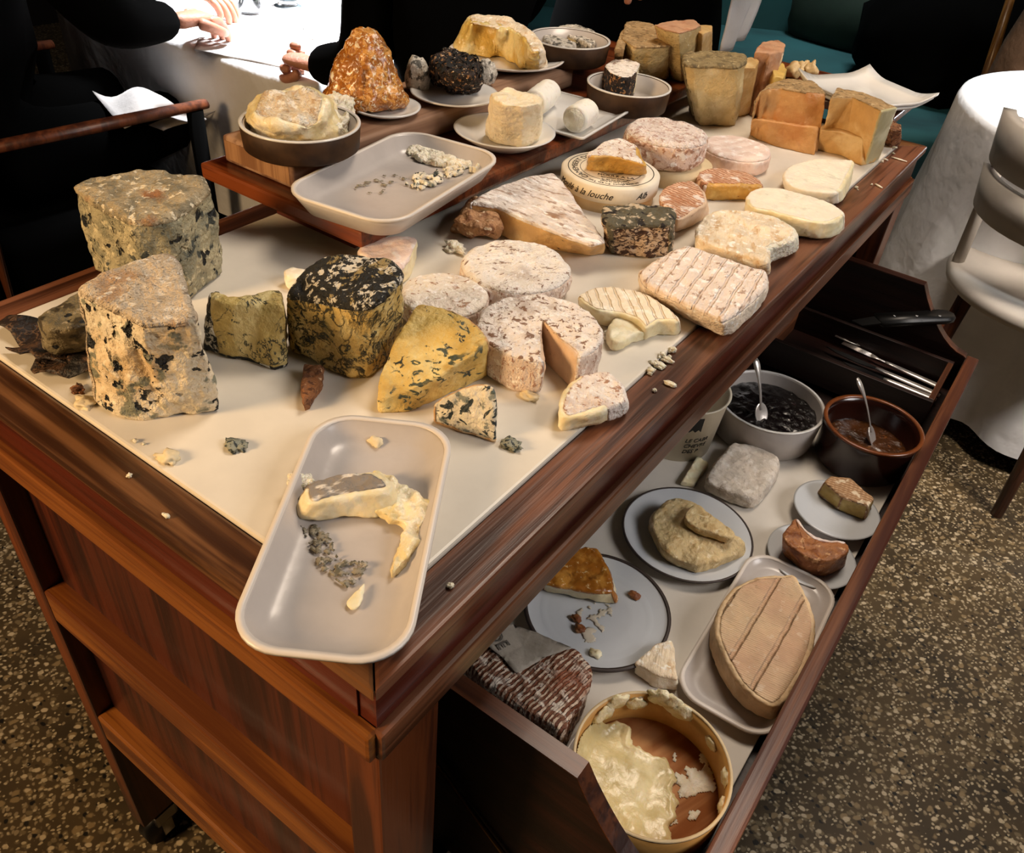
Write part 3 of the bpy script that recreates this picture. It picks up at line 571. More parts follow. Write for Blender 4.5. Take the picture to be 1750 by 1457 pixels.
obj('shade_panel', box_bm(-.04, -.025, .062, L-.062, .10, .42), m_dark, tr, smooth=False)  # dark panel added to stand for the shade below the drawer
# drawer
YN, YF, XF = .112, 1.112, .2
dr = tag(obj('drawer', box_bm(-.42, XF-.018, YN+.016, YF-.016, .528, .543), m_dark, tr, smooth=False), 'pulled-out drawer holding dishes of cheese')
obj('drawer_lining', box_bm(-.41, XF-.024, YN+.022, .9, .5435, .552, .001), m_inner, dr, smooth=False)  # stops short so the dark floor beyond stands for shade
obj('drawer_front', box_bm(XF-.018, XF, YN-.005, YF+.005, .43, .6, .003), m_drawer_front, dr, smooth=False)
def side_prof():
    P = [(-.42, .425), (XF-.0185, .425), (XF-.0185, .602)]
    for i in range(9):
        t = i/8; x = XF-.022-(.115-.022)*t; z = .604+.086*(t**1.7); P.append((x, z))
    P[-1] = (.086, .69); P += [(-.42, .69)]; return P
for y0 in (YN, YF-.016):
    bm = flat_poly(side_prof(), y0, y0+.016)
    for v in bm.verts: v.co = Vector((v.co.x, v.co.z, v.co.y))
    bmesh.ops.recalc_face_normals(bm, faces=bm.faces); ds = obj('drawer_side', bm, m_dark, dr, smooth=False)  # sides coloured near black for the shade inside the drawer
    cp_ = side_prof()[2:]; bm = bmesh.new(); rg = [[bm.verts.new((x, yy, z+dz)) for yy, dz in ((y0, .0003), (y0+.016, .0003), (y0+.016, .0022), (y0, .0022))] for x, z in cp_]
    for a, b in zip(rg, rg[1:]):
        for i in range(4): bm.faces.new((a[i], a[(i+1) % 4], b[(i+1) % 4], b[i]))
    bm.faces.new(rg[0][::-1]); bm.faces.new(rg[-1]); bmesh.ops.recalc_face_normals(bm, faces=bm.faces); obj('lit_edge', bm, m_lit_edge, dr, smooth=False)  # lighter strip: the side's lit top edge put into colour
obj('drawer_stay', sweep_bm([(-.05, .1085, .583), (.031, .1085, .518), (.05, .1085, .503)], .0022, 8), MAT('brass', '#9c7a44', rough=.35, metal=1, var=.05), dr)
# cutlery box inside the drawer
cb = empty('cutlery_box', (.08, 1.015, .552), 'open wooden cutlery box set in the far end of the drawer', 'box')
for x0, x1, y0, y1 in ((-.08, .171, .946, .954), (-.08, .171, 1.075, 1.083), (.163, .171, .954, 1.075), (-.08, -.072, .954, 1.075)):
    obj('box_wall', box_bm(x0-.08, x1-.08, y0-1.015, y1-1.015, 0, .047, .001), m_dark if x1-x0 > .1 else m_lip_y, cb, smooth=False)  # long walls coloured near black for the far end's shade
obj('box_floor', box_bm(-.152, .083, -.061, .06, .0005, .005), m_dark, cb, smooth=False)

# raised shelf
sh = empty('raised_shelf', (-.46, .77, ZB), 'dark mahogany stepped shelf standing along the rear of the trolley top', 'shelf')
def loc(bm, o):
    for v in bm.verts: v.co -= Vector(o.location)
    return bm
obj('shelf_board', loc(box_bm(-.578, -.337, .341, 1.19, .874, .892, .004), sh), m_shelf, sh, smooth=False)
obj('shelf_end', loc(box_bm(-.49, -.373, .367, .385, ZB, .874), sh), m_fascia_x, sh, smooth=False)
obj('shelf_end', loc(box_bm(-.49, -.373, 1.15, 1.168, ZB, .874), sh), m_fascia_x, sh, smooth=False)
obj('shelf_back', loc(box_bm(-.49, -.478, .385, 1.15, ZB, .874), sh), m_dark, sh, smooth=False)
bk = empty('chopping_block', (-.5, .63, .892), 'long thick pale butcher block lying on the dark raised shelf', 'chopping board')
bm = box_bm(-.062, .047, -.268, .272, 0, .03, .005, 3); obj('block_body', bm, m_block, bk)
bm = box_bm(-.057, .042, -.2685, -.2675, .005, .025); obj('end_grain', bm, m_block_end, bk, smooth=False)
rs = empty('plate_riser', (-.17, 1.2, ZB), 'dark wooden riser under the white square plate at the far end of the trolley', 'riser')
obj('riser_board', box_bm(-.14, .115, -.015, .15, .02, .033, .002), m_shelf, rs, smooth=False)
obj('riser_foot', box_bm(-.12, -.1, -.01, .01, 0, .02), m_dark, rs, smooth=False); obj('riser_foot', box_bm(.06, .08, -.01, .01, 0, .02), m_dark, rs, smooth=False)

# ------------------------------------------------------------------ dishes on the shelf
KZ, GZ, DZ = .922, .8925, .5525
e, tc, ta = tray('stoneware_tray', 'grey stoneware tray with cheese scrapings on the raised shelf, below the butcher block', [(690, 222), (868, 262), (664, 396), (480, 319)], GZ, .0235, m_stone, m_stone_rim, rad=.035)
patch('cheese_scrapings', [(695, 262), (715, 250), (765, 256), (805, 272), (822, 287), (812, 296), (785, 288), (745, 284), (715, 276)], GZ+.0066, .0045, m_curd, 'creamy white scrapings at the far right of the shelf tray', 'cheese scraps', -.22, 90, .0016, 5, .003)
patch('cheese_scrapings', [(690, 318), (712, 300), (745, 292), (790, 286), (792, 296), (765, 306), (742, 318), (712, 326)], GZ+.0066, .003, m_smallblue, 'streaked blue cheese scrapings in the middle of the shelf tray', 'cheese scraps', -.05, 110, .0016, 9, .002)
patch('rind_specks', [(605, 318), (650, 300), (700, 296), (690, 315), (655, 330), (615, 330)], GZ+.0066, .0008, m_moss, 'dark rind specks left of the scrapings in the shelf tray', 'cheese scraps', .38, 130, .0014, 14)
c, r = px_circle((407, 208), (615, 203), .95); c.z = KZ
dish('brown_bowl', 'dark brown straight-sided bowl of melting cheese at the near end of the butcher block', 'bowl', c, bowl_prof(r, .027, .0035, .97), m_brownglaze, (m_porc, r-.0035, r+.0002, .0262, .0277))
def heap(prof_z):
    return lambda co: co
T = [(422, 178), (450, 155), (500, 148), (548, 152), (560, 172), (548, 205), (520, 225), (470, 222), (430, 205)]
px_solid('melting_cheese', 'collapsed yellow cheese with wrinkled pink rind filling the brown bowl', 'cheese', KZ+.006, [(426, 182, .036), (446, 158, .044), (500, 150, .050), (548, 152, .048), (562, 170, .043), (552, 200, .034), (525, 217, .028), (470, 214, .028), (432, 200, .032)], .03, m_melt,
         [('rind', [1], m_meltrind)], bot=[(416, 206), (438, 184), (500, 174), (560, 176), (590, 205), (580, 236), (540, 250), (470, 248), (424, 232)], amp=.006, nsc=40, bev=.006, res=.0035, curve=True)
smear('cheese_curds', [(545, 195), (575, 180), (604, 192), (606, 222), (575, 240), (545, 238)], KZ+.008, .016, m_curd, label='pale curdy scraps at the right side of the brown bowl', cat='cheese scraps', seed=9, amp=.005)
c, r = px_circle((600, 178), (718, 184), .93); c.z = KZ
dish('side_plate', 'small white plate under the honey coloured cone cheese', 'plate', c, plate_prof(r, .009, .003), m_porc)
co_, cr = px_circle((548, 168), (706, 172), KZ+.008); co_.z = KZ+.0035
def conefn(p):
    a = math.atan2(p.y, p.x); k = 1+.06*math.sin(3*a+1)+.05*math.sin(5*a); return Vector((p.x*k, p.y*k, p.z))
bm = lathe_bm([(0, 0), (.03, 0), (.043, .003), (.047, .009), (.044, .018), (.038, .032), (.031, .05), (.025, .062), (.02, .073), (.013, .08), (.006, .083), (0, .0835)], 40, fn=conefn); fine(bm, .0035); rough_up(bm, .0032, 60, .0014, 200, 0, 4)
tag(obj('cone_cheese', bm, m_honey, loc=co_), 'tall bell-shaped cheese glazed amber brown on a small plate', 'cheese')
c, r = px_circle((703, 150), (850, 165), .93); c.z = KZ
dish('side_plate', 'small white plate under the black crusted cheese', 'plate', c, plate_prof(r, .009, .003), m_porc)
px_solid('black_cheese', 'chunk of cheese crusted with black petals on a small white plate', 'cheese', KZ+.004, [(738, 92), (775, 83), (812, 98), (822, 112), (812, 130), (775, 128), (742, 112)], .042, m_black, bot=[(735, 135), (780, 118), (815, 130), (822, 148), (812, 160), (775, 160), (745, 148)], amp=.004, nsc=80, bev=.008, amp2=.002, curve=True)
bc = bpy.data.objects['black_cheese']
bm = bmesh.new(); rr = random.Random(3)
me = bc.data
for i in range(150):
    v = me.vertices[rr.randrange(len(me.vertices))]
    if v.co.z < .006: continue
    if v.normal.z < .1 and rr.random() < .6: continue
    q = v.normal.to_track_quat('Z', 'Y') @ Matrix.Rotation(rr.uniform(0, 6.3), 3, 'Z').to_quaternion() @ Matrix.Rotation(rr.uniform(-.7, .7), 3, 'X').to_quaternion()
    s = rr.uniform(.0025, .0056); P = [v.co+v.normal*.0012+q @ Vector(x)*s for x in ((-1, 0, 0), (0, -.5, .15), (1.1, 0, .3), (0, .5, .15), (0, 0, -.25))]
    vs = [bm.verts.new(x) for x in P]
    for f in ((0, 1, 3), (1, 2, 3), (1, 0, 4), (0, 3, 4), (3, 2, 4), (2, 1, 4)): bm.faces.new([vs[k] for k in f])
tag(obj('petal_coating', bm, m_petal, bc, smooth=False), kind='stuff')
lump('goat_cheese_bit', 'small grey mould-ripened scrap between the cone cheese and the black cheese', 'cheese', at(712, 150, KZ+.0045), (.016, .016, .03), m_goatgrey, seed=3)
lump('goat_cheese_bit', 'whitish crumbly scrap right of the black crusted cheese', 'cheese', at(832, 142, KZ+.0045), (.011, .014, .024), m_goatgrey, seed=6)
c, r = px_circle((765, 82), (967, 98), .935); c.z = KZ
dish('dinner_plate', 'larger cream plate carrying the cut oozing cheese on the butcher block', 'plate', c, plate_prof(r*.97, .012, .0035), m_porc, (m_stone_rim, r*.97-.003, r*.97+.0012, .0112, .0124))
zq = KZ+.004
px_solid('oozing_cheese', 'thick wrinkled soft cheese cut open to a yellow oozing middle', 'cheese', zq, [(800, 26), (850, 24), (890, 40), (925, 70), (922, 88), (905, 88), (893, 66), (868, 47), (852, 52), (848, 38), (818, 36), (806, 40)], .043, m_ooze,
         [('rind', [1, 2, 3, 4, 5], m_crumbly)], bot=[(772, 86), (855, 70), (915, 82), (936, 112), (920, 122), (900, 117), (888, 118), (868, 104), (852, 97), (838, 100), (808, 96), (785, 94)], amp=.0025, bev=.004, res=.0035, curve=True)
c, r = px_circle((905, 60), (1043, 75), .95); c.z = KZ
dish('brown_bowl', 'dark brown bowl with grey inside, at the rear end of the butcher block', 'bowl', c, bowl_prof(r, .03, .0035, .95), m_brownglaze, (m_porc, r-.0035, r+.0002, .0292, .0307))
for P, lb in ((((928, 56), (958, 62), (985, 72), (975, 78), (945, 74), (930, 66)), 'near ash-grey half cheese in the rear bowl'), (((955, 44), (985, 42), (1015, 52), (1028, 66), (1010, 74), (985, 66), (958, 54)), 'far ash-grey half cheese in the rear bowl')):
    px_solid('ash_cheese', lb, 'cheese', KZ+.005, P, .017, m_cream, [('rind', [1, 4, 5, 6], m_goatgrey)], amp=.002, bev=.003, res=.003)
c, r = px_circle((1003, 142), (1146, 154), .92); c.z = GZ
dish('brown_bowl', 'dark brown bowl holding a small black and white log end, on the raised shelf', 'bowl', c, bowl_prof(r, .031, .0035, .95), m_brownglaze, (m_porc, r-.0035, r+.0002, .0302, .0317))
px_solid('ash_log', 'black sided white topped slice of log cheese in the shelf bowl', 'cheese', GZ+.005, [(1033, 112), (1048, 102), (1072, 101), (1094, 108), (1088, 122), (1078, 132), (1060, 132), (1042, 124)], .036, m_cream, [('top_rind', [1], m_bloom_dry), ('side_rind', [2, 6, 7, 8, 9], m_black)], amp=.001, bev=.002, res=.003)
lump('cheese_scrap', 'small pale yellow scrap beside the black sided log slice', 'cheese', at(1098, 150, GZ+.005), (.011, .009, .012), m_cream, seed=12)
# oval white dish with tall fresh cheese
c, r = px_circle((778, 210), (948, 232), .91); c.z = GZ
dish('white_saucer', 'white rounded saucer under the tall torn fresh cheese', 'dish', c, [(0, 0), (r*.55, 0), (r*.62, .002), (r, .0165), (r+.0008, .0178), (r-.0025, .0178), (r*.6, .006), (r*.5, .004), (0, .004)], m_porc)
px_solid('fresh_cheese', 'tall ivory fresh cheese wedge torn at its foot in a white saucer', 'cheese', GZ+.004, [(838, 158), (868, 150), (905, 158), (929, 168), (926, 176), (895, 182), (862, 178), (843, 170)], .062, m_fresh, bot=[(828, 232), (866, 205), (905, 210), (926, 222), (920, 246), (893, 252), (862, 250), (840, 244)], amp=.002, bev=.003, res=.0035)
# square plate with two logs
W4 = [at(u, v, GZ+.014) for u, v in ((958, 150), (1072, 192), (985, 246), (868, 200))]; cc = sum(W4, Vector())/4
e, _, _ = tray('square_plate', 'white square porcelain plate under two goat cheese logs', [(958, 150), (1072, 192), (985, 240), (868, 196)], GZ, .011, m_porc, m_porc, rad=.006, th=.004, slope=.016)
def log(label, a, b, r, cut=True):
    a, b = Vector(a), Vector(b); t = (b-a).normalized(); pts = [a-t*0, a+t*.0015, a+t*.004]+[a.lerp(b, k/10) for k in range(1, 10)]+[b-t*.004, b-t*.0015, b]
    rd = [r-.003, r-.0012, r]+[r]*9+[r, r-.0015, r-.004]
    e = empty('goat_log', (a+b)/2-Vector((0, 0, r)), label, 'cheese'); o = e.location
    bm = sweep_bm([p-o for p in pts], rd, 36); fine(bm, .004); rough_up(bm, .0006, 60, .0002, 200, 0, 3); obj('rind', bm, m_log, e)
    bm = sweep_bm([a-t*.0008-o, a+t*.001-o], r-.0035, 36); obj('cut_face', bm, m_ivory, e)
zl = GZ+.0045
P0 = at(981, 205, zl+.017); P1 = at(1012, 186, zl+.017); dv = Vector((P1.x-P0.x, P1.y-P0.y, 0)).normalized()
log('short goat cheese log with cut face turned to the front of the square plate', P0, P0+dv*.042, .017)
P0 = at(912, 178, zl+.017); log('longer goat cheese log behind, lying along the rear of the square plate', P0, P0+Vector((dv.x*.8-.15, dv.y, 0)).normalized()*.062, .0175)

# ------------------------------------------------------------------ cheeses on the white top, left group
px_solid('blue_wedge', 'tall grey blue-veined wedge at the back left corner of the trolley', 'cheese', ZB, [(115, 314), (150, 299), (240, 289), (309, 292), (345, 299), (360, 322), (322, 350), (285, 372), (232, 377), (188, 358), (150, 336)], .085, m_blueA,
         [('top_rind', [1], m_blueA_rind)], bot=[(165, 462), (215, 420), (280, 400), (340, 405), (375, 425), (386, 463), (360, 490), (333, 516), (270, 520), (215, 505), (185, 490)], amp=.003, nsc=28, amp2=.0012, sc2=120, bev=.005, res=.0045)
px_solid('blue_wedge', 'tall ivory wedge with dark blue holes at the front left of the trolley', 'cheese', ZB, [(129, 491), (165, 473), (206, 455), (250, 441), (291, 429), (304, 441), (318, 492), (333, 545), (288, 549), (240, 553), (212, 537), (187, 523)], .092, m_blueB,
         [('top_rind', [1], m_blueB_rind)], bot=[(158, 690), (190, 640), (225, 615), (270, 600), (320, 600), (345, 610), (362, 660), (379, 703), (340, 714), (285, 716), (225, 719), (205, 716)], amp=.0025, nsc=30, amp2=.0012, sc2=110, bev=.004, res=.0045)
# leaf-wrapped piece
px_solid('leaf_aged_blue', 'dark brownish blue cheese piece behind the ivory wedge, sitting on dry leaves', 'cheese', ZB+.012, [(60, 538), (95, 520), (130, 497), (175, 500), (185, 530), (140, 560), (85, 565)], .034, m_darkblue, bot=[(68, 600), (105, 575), (140, 560), (180, 570), (190, 590), (140, 603), (85, 606)], amp=.002, bev=.003)
def leaf(name, label, pts, z, h, seed, lift):
    P = [at(u, v, z) for u, v in pts]; c = sum(P, Vector())/len(P)
    bm = flat_poly([(p.x-c.x, p.y-c.y) for p in P], 0, .0012); fine(bm, .004)
    for v in bm.verts:
        v.co.z += lift*(.5+.5*noise.noise(v.co*45+Vector((seed, 0, 0))))+max(0, v.co.length-.02)*h
    return tag(obj(name, bm, m_leaf, loc=c), label, 'leaf')
leaf('dry_leaf', 'crinkled dark dry leaf curling out left under the dark blue cheese', [(0, 568), (20, 555), (70, 560), (120, 570), (180, 580), (175, 610), (120, 640), (70, 632), (58, 618), (40, 622), (12, 602), (38, 602), (30, 590), (22, 580)], ZB, .12, 2, .012)
leaf('dry_leaf', 'rusty folded dry leaf in front of the dark blue cheese', [(55, 640), (75, 618), (110, 606), (150, 604), (175, 625), (165, 650), (120, 654), (85, 650), (62, 648)], ZB, .1, 5, .014)
# stilton group
px_solid('blue_slice', 'low golden slice of marbled blue cheese left of the black-rinded piece', 'cheese', ZB, [(357, 494), (372, 497), (390, 506), (430, 503), (478, 493), (485, 505), (487, 520), (440, 520), (385, 520), (358, 508)], .055, m_stil_calm,
         [('rind', [2, 11], m_stil_rind)], bot=[(343, 600), (365, 575), (390, 570), (430, 568), (480, 570), (492, 590), (493, 627), (470, 634), (425, 618), (375, 610)], amp=.002, bev=.003, res=.004)
px_solid('blue_half_drum', 'large marbled blue cheese with crinkled black and white rind', 'cheese', ZB, [(485, 500, .058), (510, 462, .072), (555, 435, .084), (620, 430, .088), (672, 440, .088), (690, 460, .086), (672, 488, .085), (640, 515, .081), (600, 520, .075), (548, 506, .066), (508, 500, .06)], .08, m_stil,
         [('rind', [1], m_stil_rind)], bot=[(492, 595), (530, 560), (580, 545), (640, 545), (680, 560), (688, 590), (665, 620), (628, 652), (590, 648), (545, 628), (512, 612)], amp=.0025, nsc=35, bev=.006, res=.0042)
px_solid('rind_scrap', 'narrow brown rind scrap lying in front of the black-rinded blue cheese', 'rind', ZB, [(517, 617), (552, 625), (547, 650), (530, 680), (517, 685), (515, 650)], .012, m_brownbit, amp=.002, bev=.002, res=.003)
px_solid('blue_wedge', 'mustard yellow blue-veined wedge behind the near tray', 'cheese', ZB, [(642, 688, .012), (648, 640, .024), (668, 590, .034), (712, 516, .047), (760, 522, .047), (812, 548, .046), (836, 580, .044), (820, 598, .042), (750, 640, .03), (690, 672, .018)], .04, m_ystil,
         [('rind', [2+4, 2+5], m_orind)], bot=[(645, 706), (652, 690), (675, 660), (712, 610), (770, 600), (815, 600), (835, 625), (834, 645), (765, 676), (700, 708)], amp=.0015, bev=.003, res=.004)
px_solid('blue_wedge', 'small white wedge with dark blue veins beside the near tray', 'cheese', ZB, [(738, 692, .019), (760, 676, .028), (795, 661, .038), (832, 655, .043), (848, 660, .043), (849, 690, .032), (848, 715, .022), (795, 705, .02)], .03, m_smallblue,
         [('rind', [2, 3], m_orind)], bot=[(740, 722), (765, 700), (800, 690), (835, 690), (849, 700), (850, 730), (848, 758), (790, 742)], amp=.0015, bev=.0025, res=.0032)
px_solid('soft_wedge', 'white-rinded soft wedge half hidden behind the black-rinded blue cheese', 'cheese', ZB, [(610, 428), (635, 405), (700, 402), (714, 408), (702, 440), (680, 462), (640, 452)], .022, m_cream, [('rind', [1], m_flat)], amp=.0012, bev=.003)
px_solid('cheese_cube', 'small white cheese cube behind the black-rinded blue cheese', 'cheese', ZB, [(483, 462), (500, 455), (525, 460), (515, 474), (490, 474)], .014, m_ivory, amp=.001, bev=.002, res=.003)
# small rounds
wheel('goat_round', 'flat white round with radiating wrinkles, left of the three small rounds', ZB, (684, 503), (834, 510), .022, m_ivory, bloom('radial_wrinkled_rind', '#efe2d0', '#9a6a45', .58), m_bloom_side, res=.004)
wheel('goat_round', 'white dimpled round with tan spots, rearmost of the three small rounds', ZB, (789, 452), (973, 462), .026, m_ivory, m_bloom_dry, m_bloom_side, res=.004, amp=.0018)
wheel('cut_round', 'browned bloomy round with a narrow wedge cut out, nearest of the three', ZB, (816, 560), (1029, 575), .034, m_pinkpaste, m_bloom_brown, m_bloom_side, cut=(-52, -22), cutc=(-.05, .12), res=.004, amp=.002)
px_solid('soft_wedge', 'small bloomy wedge with a runny yellow corner at the front edge', 'cheese', ZB, [(952, 695), (965, 660), (990, 642), (1035, 633), (1062, 652), (1073, 680), (1040, 698), (990, 712), (965, 712)], .018, m_cream, [('rind', [1, 4, 5, 6, 7], m_bloom)], bot=[(952, 730), (965, 690), (992, 672), (1035, 664), (1062, 682), (1074, 706), (1040, 722), (992, 734), (960, 740)], amp=.0018, bev=.004, res=.0035, curve=True)
px_solid('soft_half', 'low ribbed ivory half round with a bite and spilled cream', 'cheese', ZB, [(988, 508), (1015, 492), (1055, 490), (1105, 503), (1142, 528), (1160, 548), (1128, 548), (1105, 560), (1085, 545), (1055, 535), (1020, 530)], .018, m_cream,
         [('rind', [1, 2, 3, 4, 5, 6], MAT('ribbed_ivory_rind', '#efdfc4', [('wave', '#cdb28e', 34, dict(rot=-43, dist=1.5, lo=.75, hi=.95, amt=.6)), ('noise', '#faf0dc', 60, dict(lo=.54, hi=.62))], [('wave', '', 34, dict(rot=-43, dist=1.5, lo=.75, hi=.95, amt=-1), .0015), R_(90, .002)], rough=.6, sss=.1, var=.05))], bot=[(992, 528), (1018, 512), (1060, 510), (1110, 525), (1148, 550), (1162, 572), (1125, 574), (1100, 584), (1082, 566), (1055, 560), (1020, 556)], amp=.001, bev=.003, res=.0035, curve=True)
px_solid('cheese_piece', 'small creamy offcut leaning against the bitten half round', 'cheese', ZB, [(1040, 552), (1065, 538), (1098, 548), (1108, 562), (1080, 572), (1060, 582), (1044, 580)], .012, m_cream, amp=.0012, bev=.003, res=.003, curve=True)
# square cheese
px_solid('square_cheese', 'thick square white cheese with cloth marks overhanging the front rim', 'cheese', ZB, [(1092, 462), (1110, 448), (1160, 420), (1185, 421), (1295, 455), (1311, 468), (1309, 492), (1264, 530), (1240, 544), (1220, 542), (1112, 492), (1096, 480)], .027, m_ivory,
         [('top_rind', [1], m_square), ('side_rind', list(range(2, 14)), m_square_side)], bot=[(1096, 490), (1115, 475), (1160, 452), (1188, 452), (1290, 488), (1310, 502), (1306, 520), (1268, 560), (1244, 574), (1222, 570), (1118, 520), (1099, 508)], amp=.0014, bev=.007, res=.004, curve=True)
# brie and neighbours
px_solid('brie_wedge', 'large flat brie wedge with a ribbed white rind and straw coloured cut side', 'cheese', ZB, [(800, 345), (840, 322), (892, 304), (945, 293), (962, 310), (985, 345), (1012, 382), (1036, 414), (1010, 420), (975, 407), (935, 392), (890, 372), (850, 352)], .031, m_brie,
         [('top_rind', [1], m_brie_rind), ('heel_rind', [2, 3, 4], m_brie_rind)], bot=[(805, 392), (845, 365), (895, 346), (948, 335), (968, 350), (990, 380), (1014, 410), (1035, 434), (1012, 438), (975, 433), (935, 428), (892, 420), (850, 402)], amp=.0012, bev=.003, res=.004)
px_solid('rind_lump', 'torn brown rind lump at the left tip of the brie', 'cheese', ZB, [(778, 372), (795, 345), (820, 340), (848, 350), (858, 375), (840, 392), (805, 388)], .026, m_rough_rind, bot=[(770, 395), (790, 378), (825, 370), (855, 378), (862, 398), (835, 408), (795, 405)], amp=.005, nsc=60, bev=.006, res=.003, curve=True)
px_solid('ash_brick', 'small dark peppered ash brick in front of the printed wooden box', 'cheese', ZB, [(1030, 352), (1060, 347), (1152, 352), (1156, 362), (1150, 382), (1105, 384), (1040, 388), (1026, 372)], .046, m_ash, [('crust', [1], m_ash_top)], bot=[(1042, 405), (1062, 398), (1140, 398), (1150, 408), (1148, 438), (1105, 442), (1044, 436), (1036, 425)], amp=.0022, nsc=60, bev=.004, res=.0035)
# camembert box
zc, hb = ZB, .033
c, r = px_circle((958, 292), (1127, 302), zc+hb-.006); c.z = zc
cbx = empty('camembert_box', c, 'round cream wooden cheese box with script lettering and black rings', 'box'); r *= .985
obj('box_base', lathe_bm([(0, 0), (r*.94, 0), (r*.94, hb-.001), (0, hb-.001)], 64), m_chip, cbx)
lid = obj('lid', lathe_bm([(r*.945, hb-.019), (r, hb-.019), (r, hb-.002), (r-.003, hb), (0, hb), (0, hb-.0012), (r*.945, hb-.0012), (r*.945, hb-.019)], 64), m_lidpaper, cbx)
for r0, r1 in ((.86, .875), (.62, .628), (.30, .31), (.26, .265)):
    obj('printed_ring', lathe_bm([(r*r0, hb-.0001), (r*r1, hb-.0001), (r*r1, hb+.00025), (r*r0, hb+.00025), (r*r0, hb-.0001)], 64), m_ink, lid)
def arc_fn(rad, a0, z, inward=False):
    def f(p):
        a = math.radians(a0)-p.x/rad*(-1 if inward else 1); R = rad+(p.y if not inward else -p.y); return Vector((R*math.cos(a), R*math.sin(a), z+p.z))
    return f
def wrap_fn(rad, a0, z):
    def f(p):
        a = math.radians(a0)+p.x/rad; return Vector(((rad+p.z)*math.cos(a), (rad+p.z)*math.sin(a), z+p.y))
    return f
obj('lid_lettering', text_mesh('CAMEMBERT DE NORMANDIE', r*.17, ex=.0001, fn=arc_fn(r*.68, 165, hb+.00015)), m_ink, lid, smooth=False)
va = math.degrees(math.atan2(CAM.y-c.y, CAM.x-c.x))
for i, (tx, sz) in enumerate((('MOULE A LA', .13), ('fabrication artisanale', .07), ('au lait cru de vache', .07), ('affine en cave fraiche', .07))):
    q = Matrix.Rotation(math.radians(va+90), 3, 'Z')
    obj('lid_lettering', text_mesh(tx, r*sz, ex=.0001, fn=lambda p, i=i: q @ Vector((p.x+r*.12, p.y-r*(.40+.095*i), 0))+Vector((0, 0, hb+.00015+p.z))), m_ink, lid, smooth=False)
obj('lid_lettering', text_mesh('200 g  45% m.g.  fromage au lait cru', r*.075, ex=.0001, fn=arc_fn(r*.8, va+8, hb+.00015, True)), m_ink, lid, smooth=False)
obj('side_lettering', text_mesh('Moulé à la louche', .0112, .45, fn=wrap_fn(r+.0002, va-32, hb-.014)), m_ink, lid, smooth=False)
obj('side_lettering', text_mesh('Alb', .011, .6, fn=wrap_fn(r+.0002, va+42, hb-.014)), m_ink, lid, smooth=False)
px_solid('camembert_half', 'cut piece of gold camembert sitting on top of the printed box', 'cheese', zc+hb+.0004, [(1007, 268), (1012, 255), (1040, 239), (1062, 236), (1090, 250), (1092, 264), (1105, 283), (1078, 276), (1045, 268)], .024, m_gold, [('rind', [1, 2, 3, 4, 5], m_bloom)], bot=[(1001, 290), (1015, 275), (1045, 262), (1070, 262), (1095, 274), (1098, 284), (1104, 298), (1080, 300), (1040, 295)], amp=.0015, bev=.003, res=.003, curve=True)
# tall mottled round on a wooden box
c, r = px_circle((1105, 305), (1200, 312), ZB+.012); c.z = ZB
bx = empty('cheese_box', c, 'plain tan wooden box under the tall mottled round', 'box'); obj('box_body', lathe_bm([(0, 0), (.047, 0), (.047, .02), (0, .02)], 48), m_chip, bx)
bx.location = at(1150, 302, ZB)
wheel('mottled_round', 'tall pink mottled round standing on a small wooden box', ZB+.0205, (1070, 225), (1208, 238), .036, m_ivory, m_tallr, bloom('mottled_side_rind', '#e2c6b4', '#9c6a4a', .52, .8, 120), res=.004, amp=.0018)
wheel('flat_round', 'wide smooth pale pink round beyond the mottled round', ZB, (1200, 250), (1316, 262), .026, m_ivory, m_flat, MAT('smooth_pinkish_side', '#e3c3b0', [('noise', '#f2e2d6', 30, dict(lo=.5, hi=.64)), ('noise', '#c4977c', 24, dict(lo=.58, hi=.7, off=4, amt=.6))], [R_(80, .002)], rough=.7, sss=.06), res=.004)
wheel('washed_half', 'orange ridged half round with golden cut face', ZB, (1194, 310), (1300, 316), .021, m_gold, m_wash, None, cut=(-112, 22), cutc=None, res=.0035)
px_solid('washed_wedge', 'brownish pink wedge with ribbed rind right of the printed box', 'cheese', ZB, [(1128, 330), (1150, 313), (1185, 309), (1200, 322), (1210, 345), (1190, 360), (1158, 376), (1135, 352)], .026, m_pinkpaste, [('rind', [1, 2, 3, 9], m_wash)], bot=[(1132, 368), (1155, 345), (1188, 340), (1205, 350), (1211, 368), (1192, 382), (1156, 398), (1138, 388)], amp=.0012, bev=.003, res=.0035, curve=True)
px_solid('crumbly_half', 'ivory creased half cheese with a torn white crumbly end', 'cheese', ZB, [(1195, 378), (1215, 362), (1260, 358), (1315, 366), (1355, 385), (1363, 398), (1350, 412), (1315, 425), (1312, 448), (1260, 432), (1200, 412), (1190, 395)], .024, m_curd,
         [('rind', [1, 2, 3, 4, 9, 10, 11, 12, 13], m_crumbly)], bot=[(1193, 412), (1215, 392), (1262, 388), (1318, 394), (1352, 414), (1364, 428), (1350, 438), (1318, 452), (1312, 474), (1258, 462), (1200, 446), (1188, 428)], amp=.0018, bev=.004, res=.0035, curve=True)
px_solid('soft_slab', 'long pale soft cheese slab with a smooth top at the right edge', 'cheese', ZB, [(1275, 340), (1290, 322), (1330, 322), (1385, 335), (1430, 352), (1442, 368), (1412, 380), (1365, 375), (1318, 362), (1285, 355)], .022, m_cream, [('rind', [1, 2, 3, 4, 5, 6], m_softrind)], bot=[(1272, 362), (1292, 345), (1335, 348), (1388, 362), (1432, 378), (1440, 396), (1412, 410), (1365, 404), (1318, 390), (1283, 376)], amp=.001, bev=.003, res=.0035, curve=True)
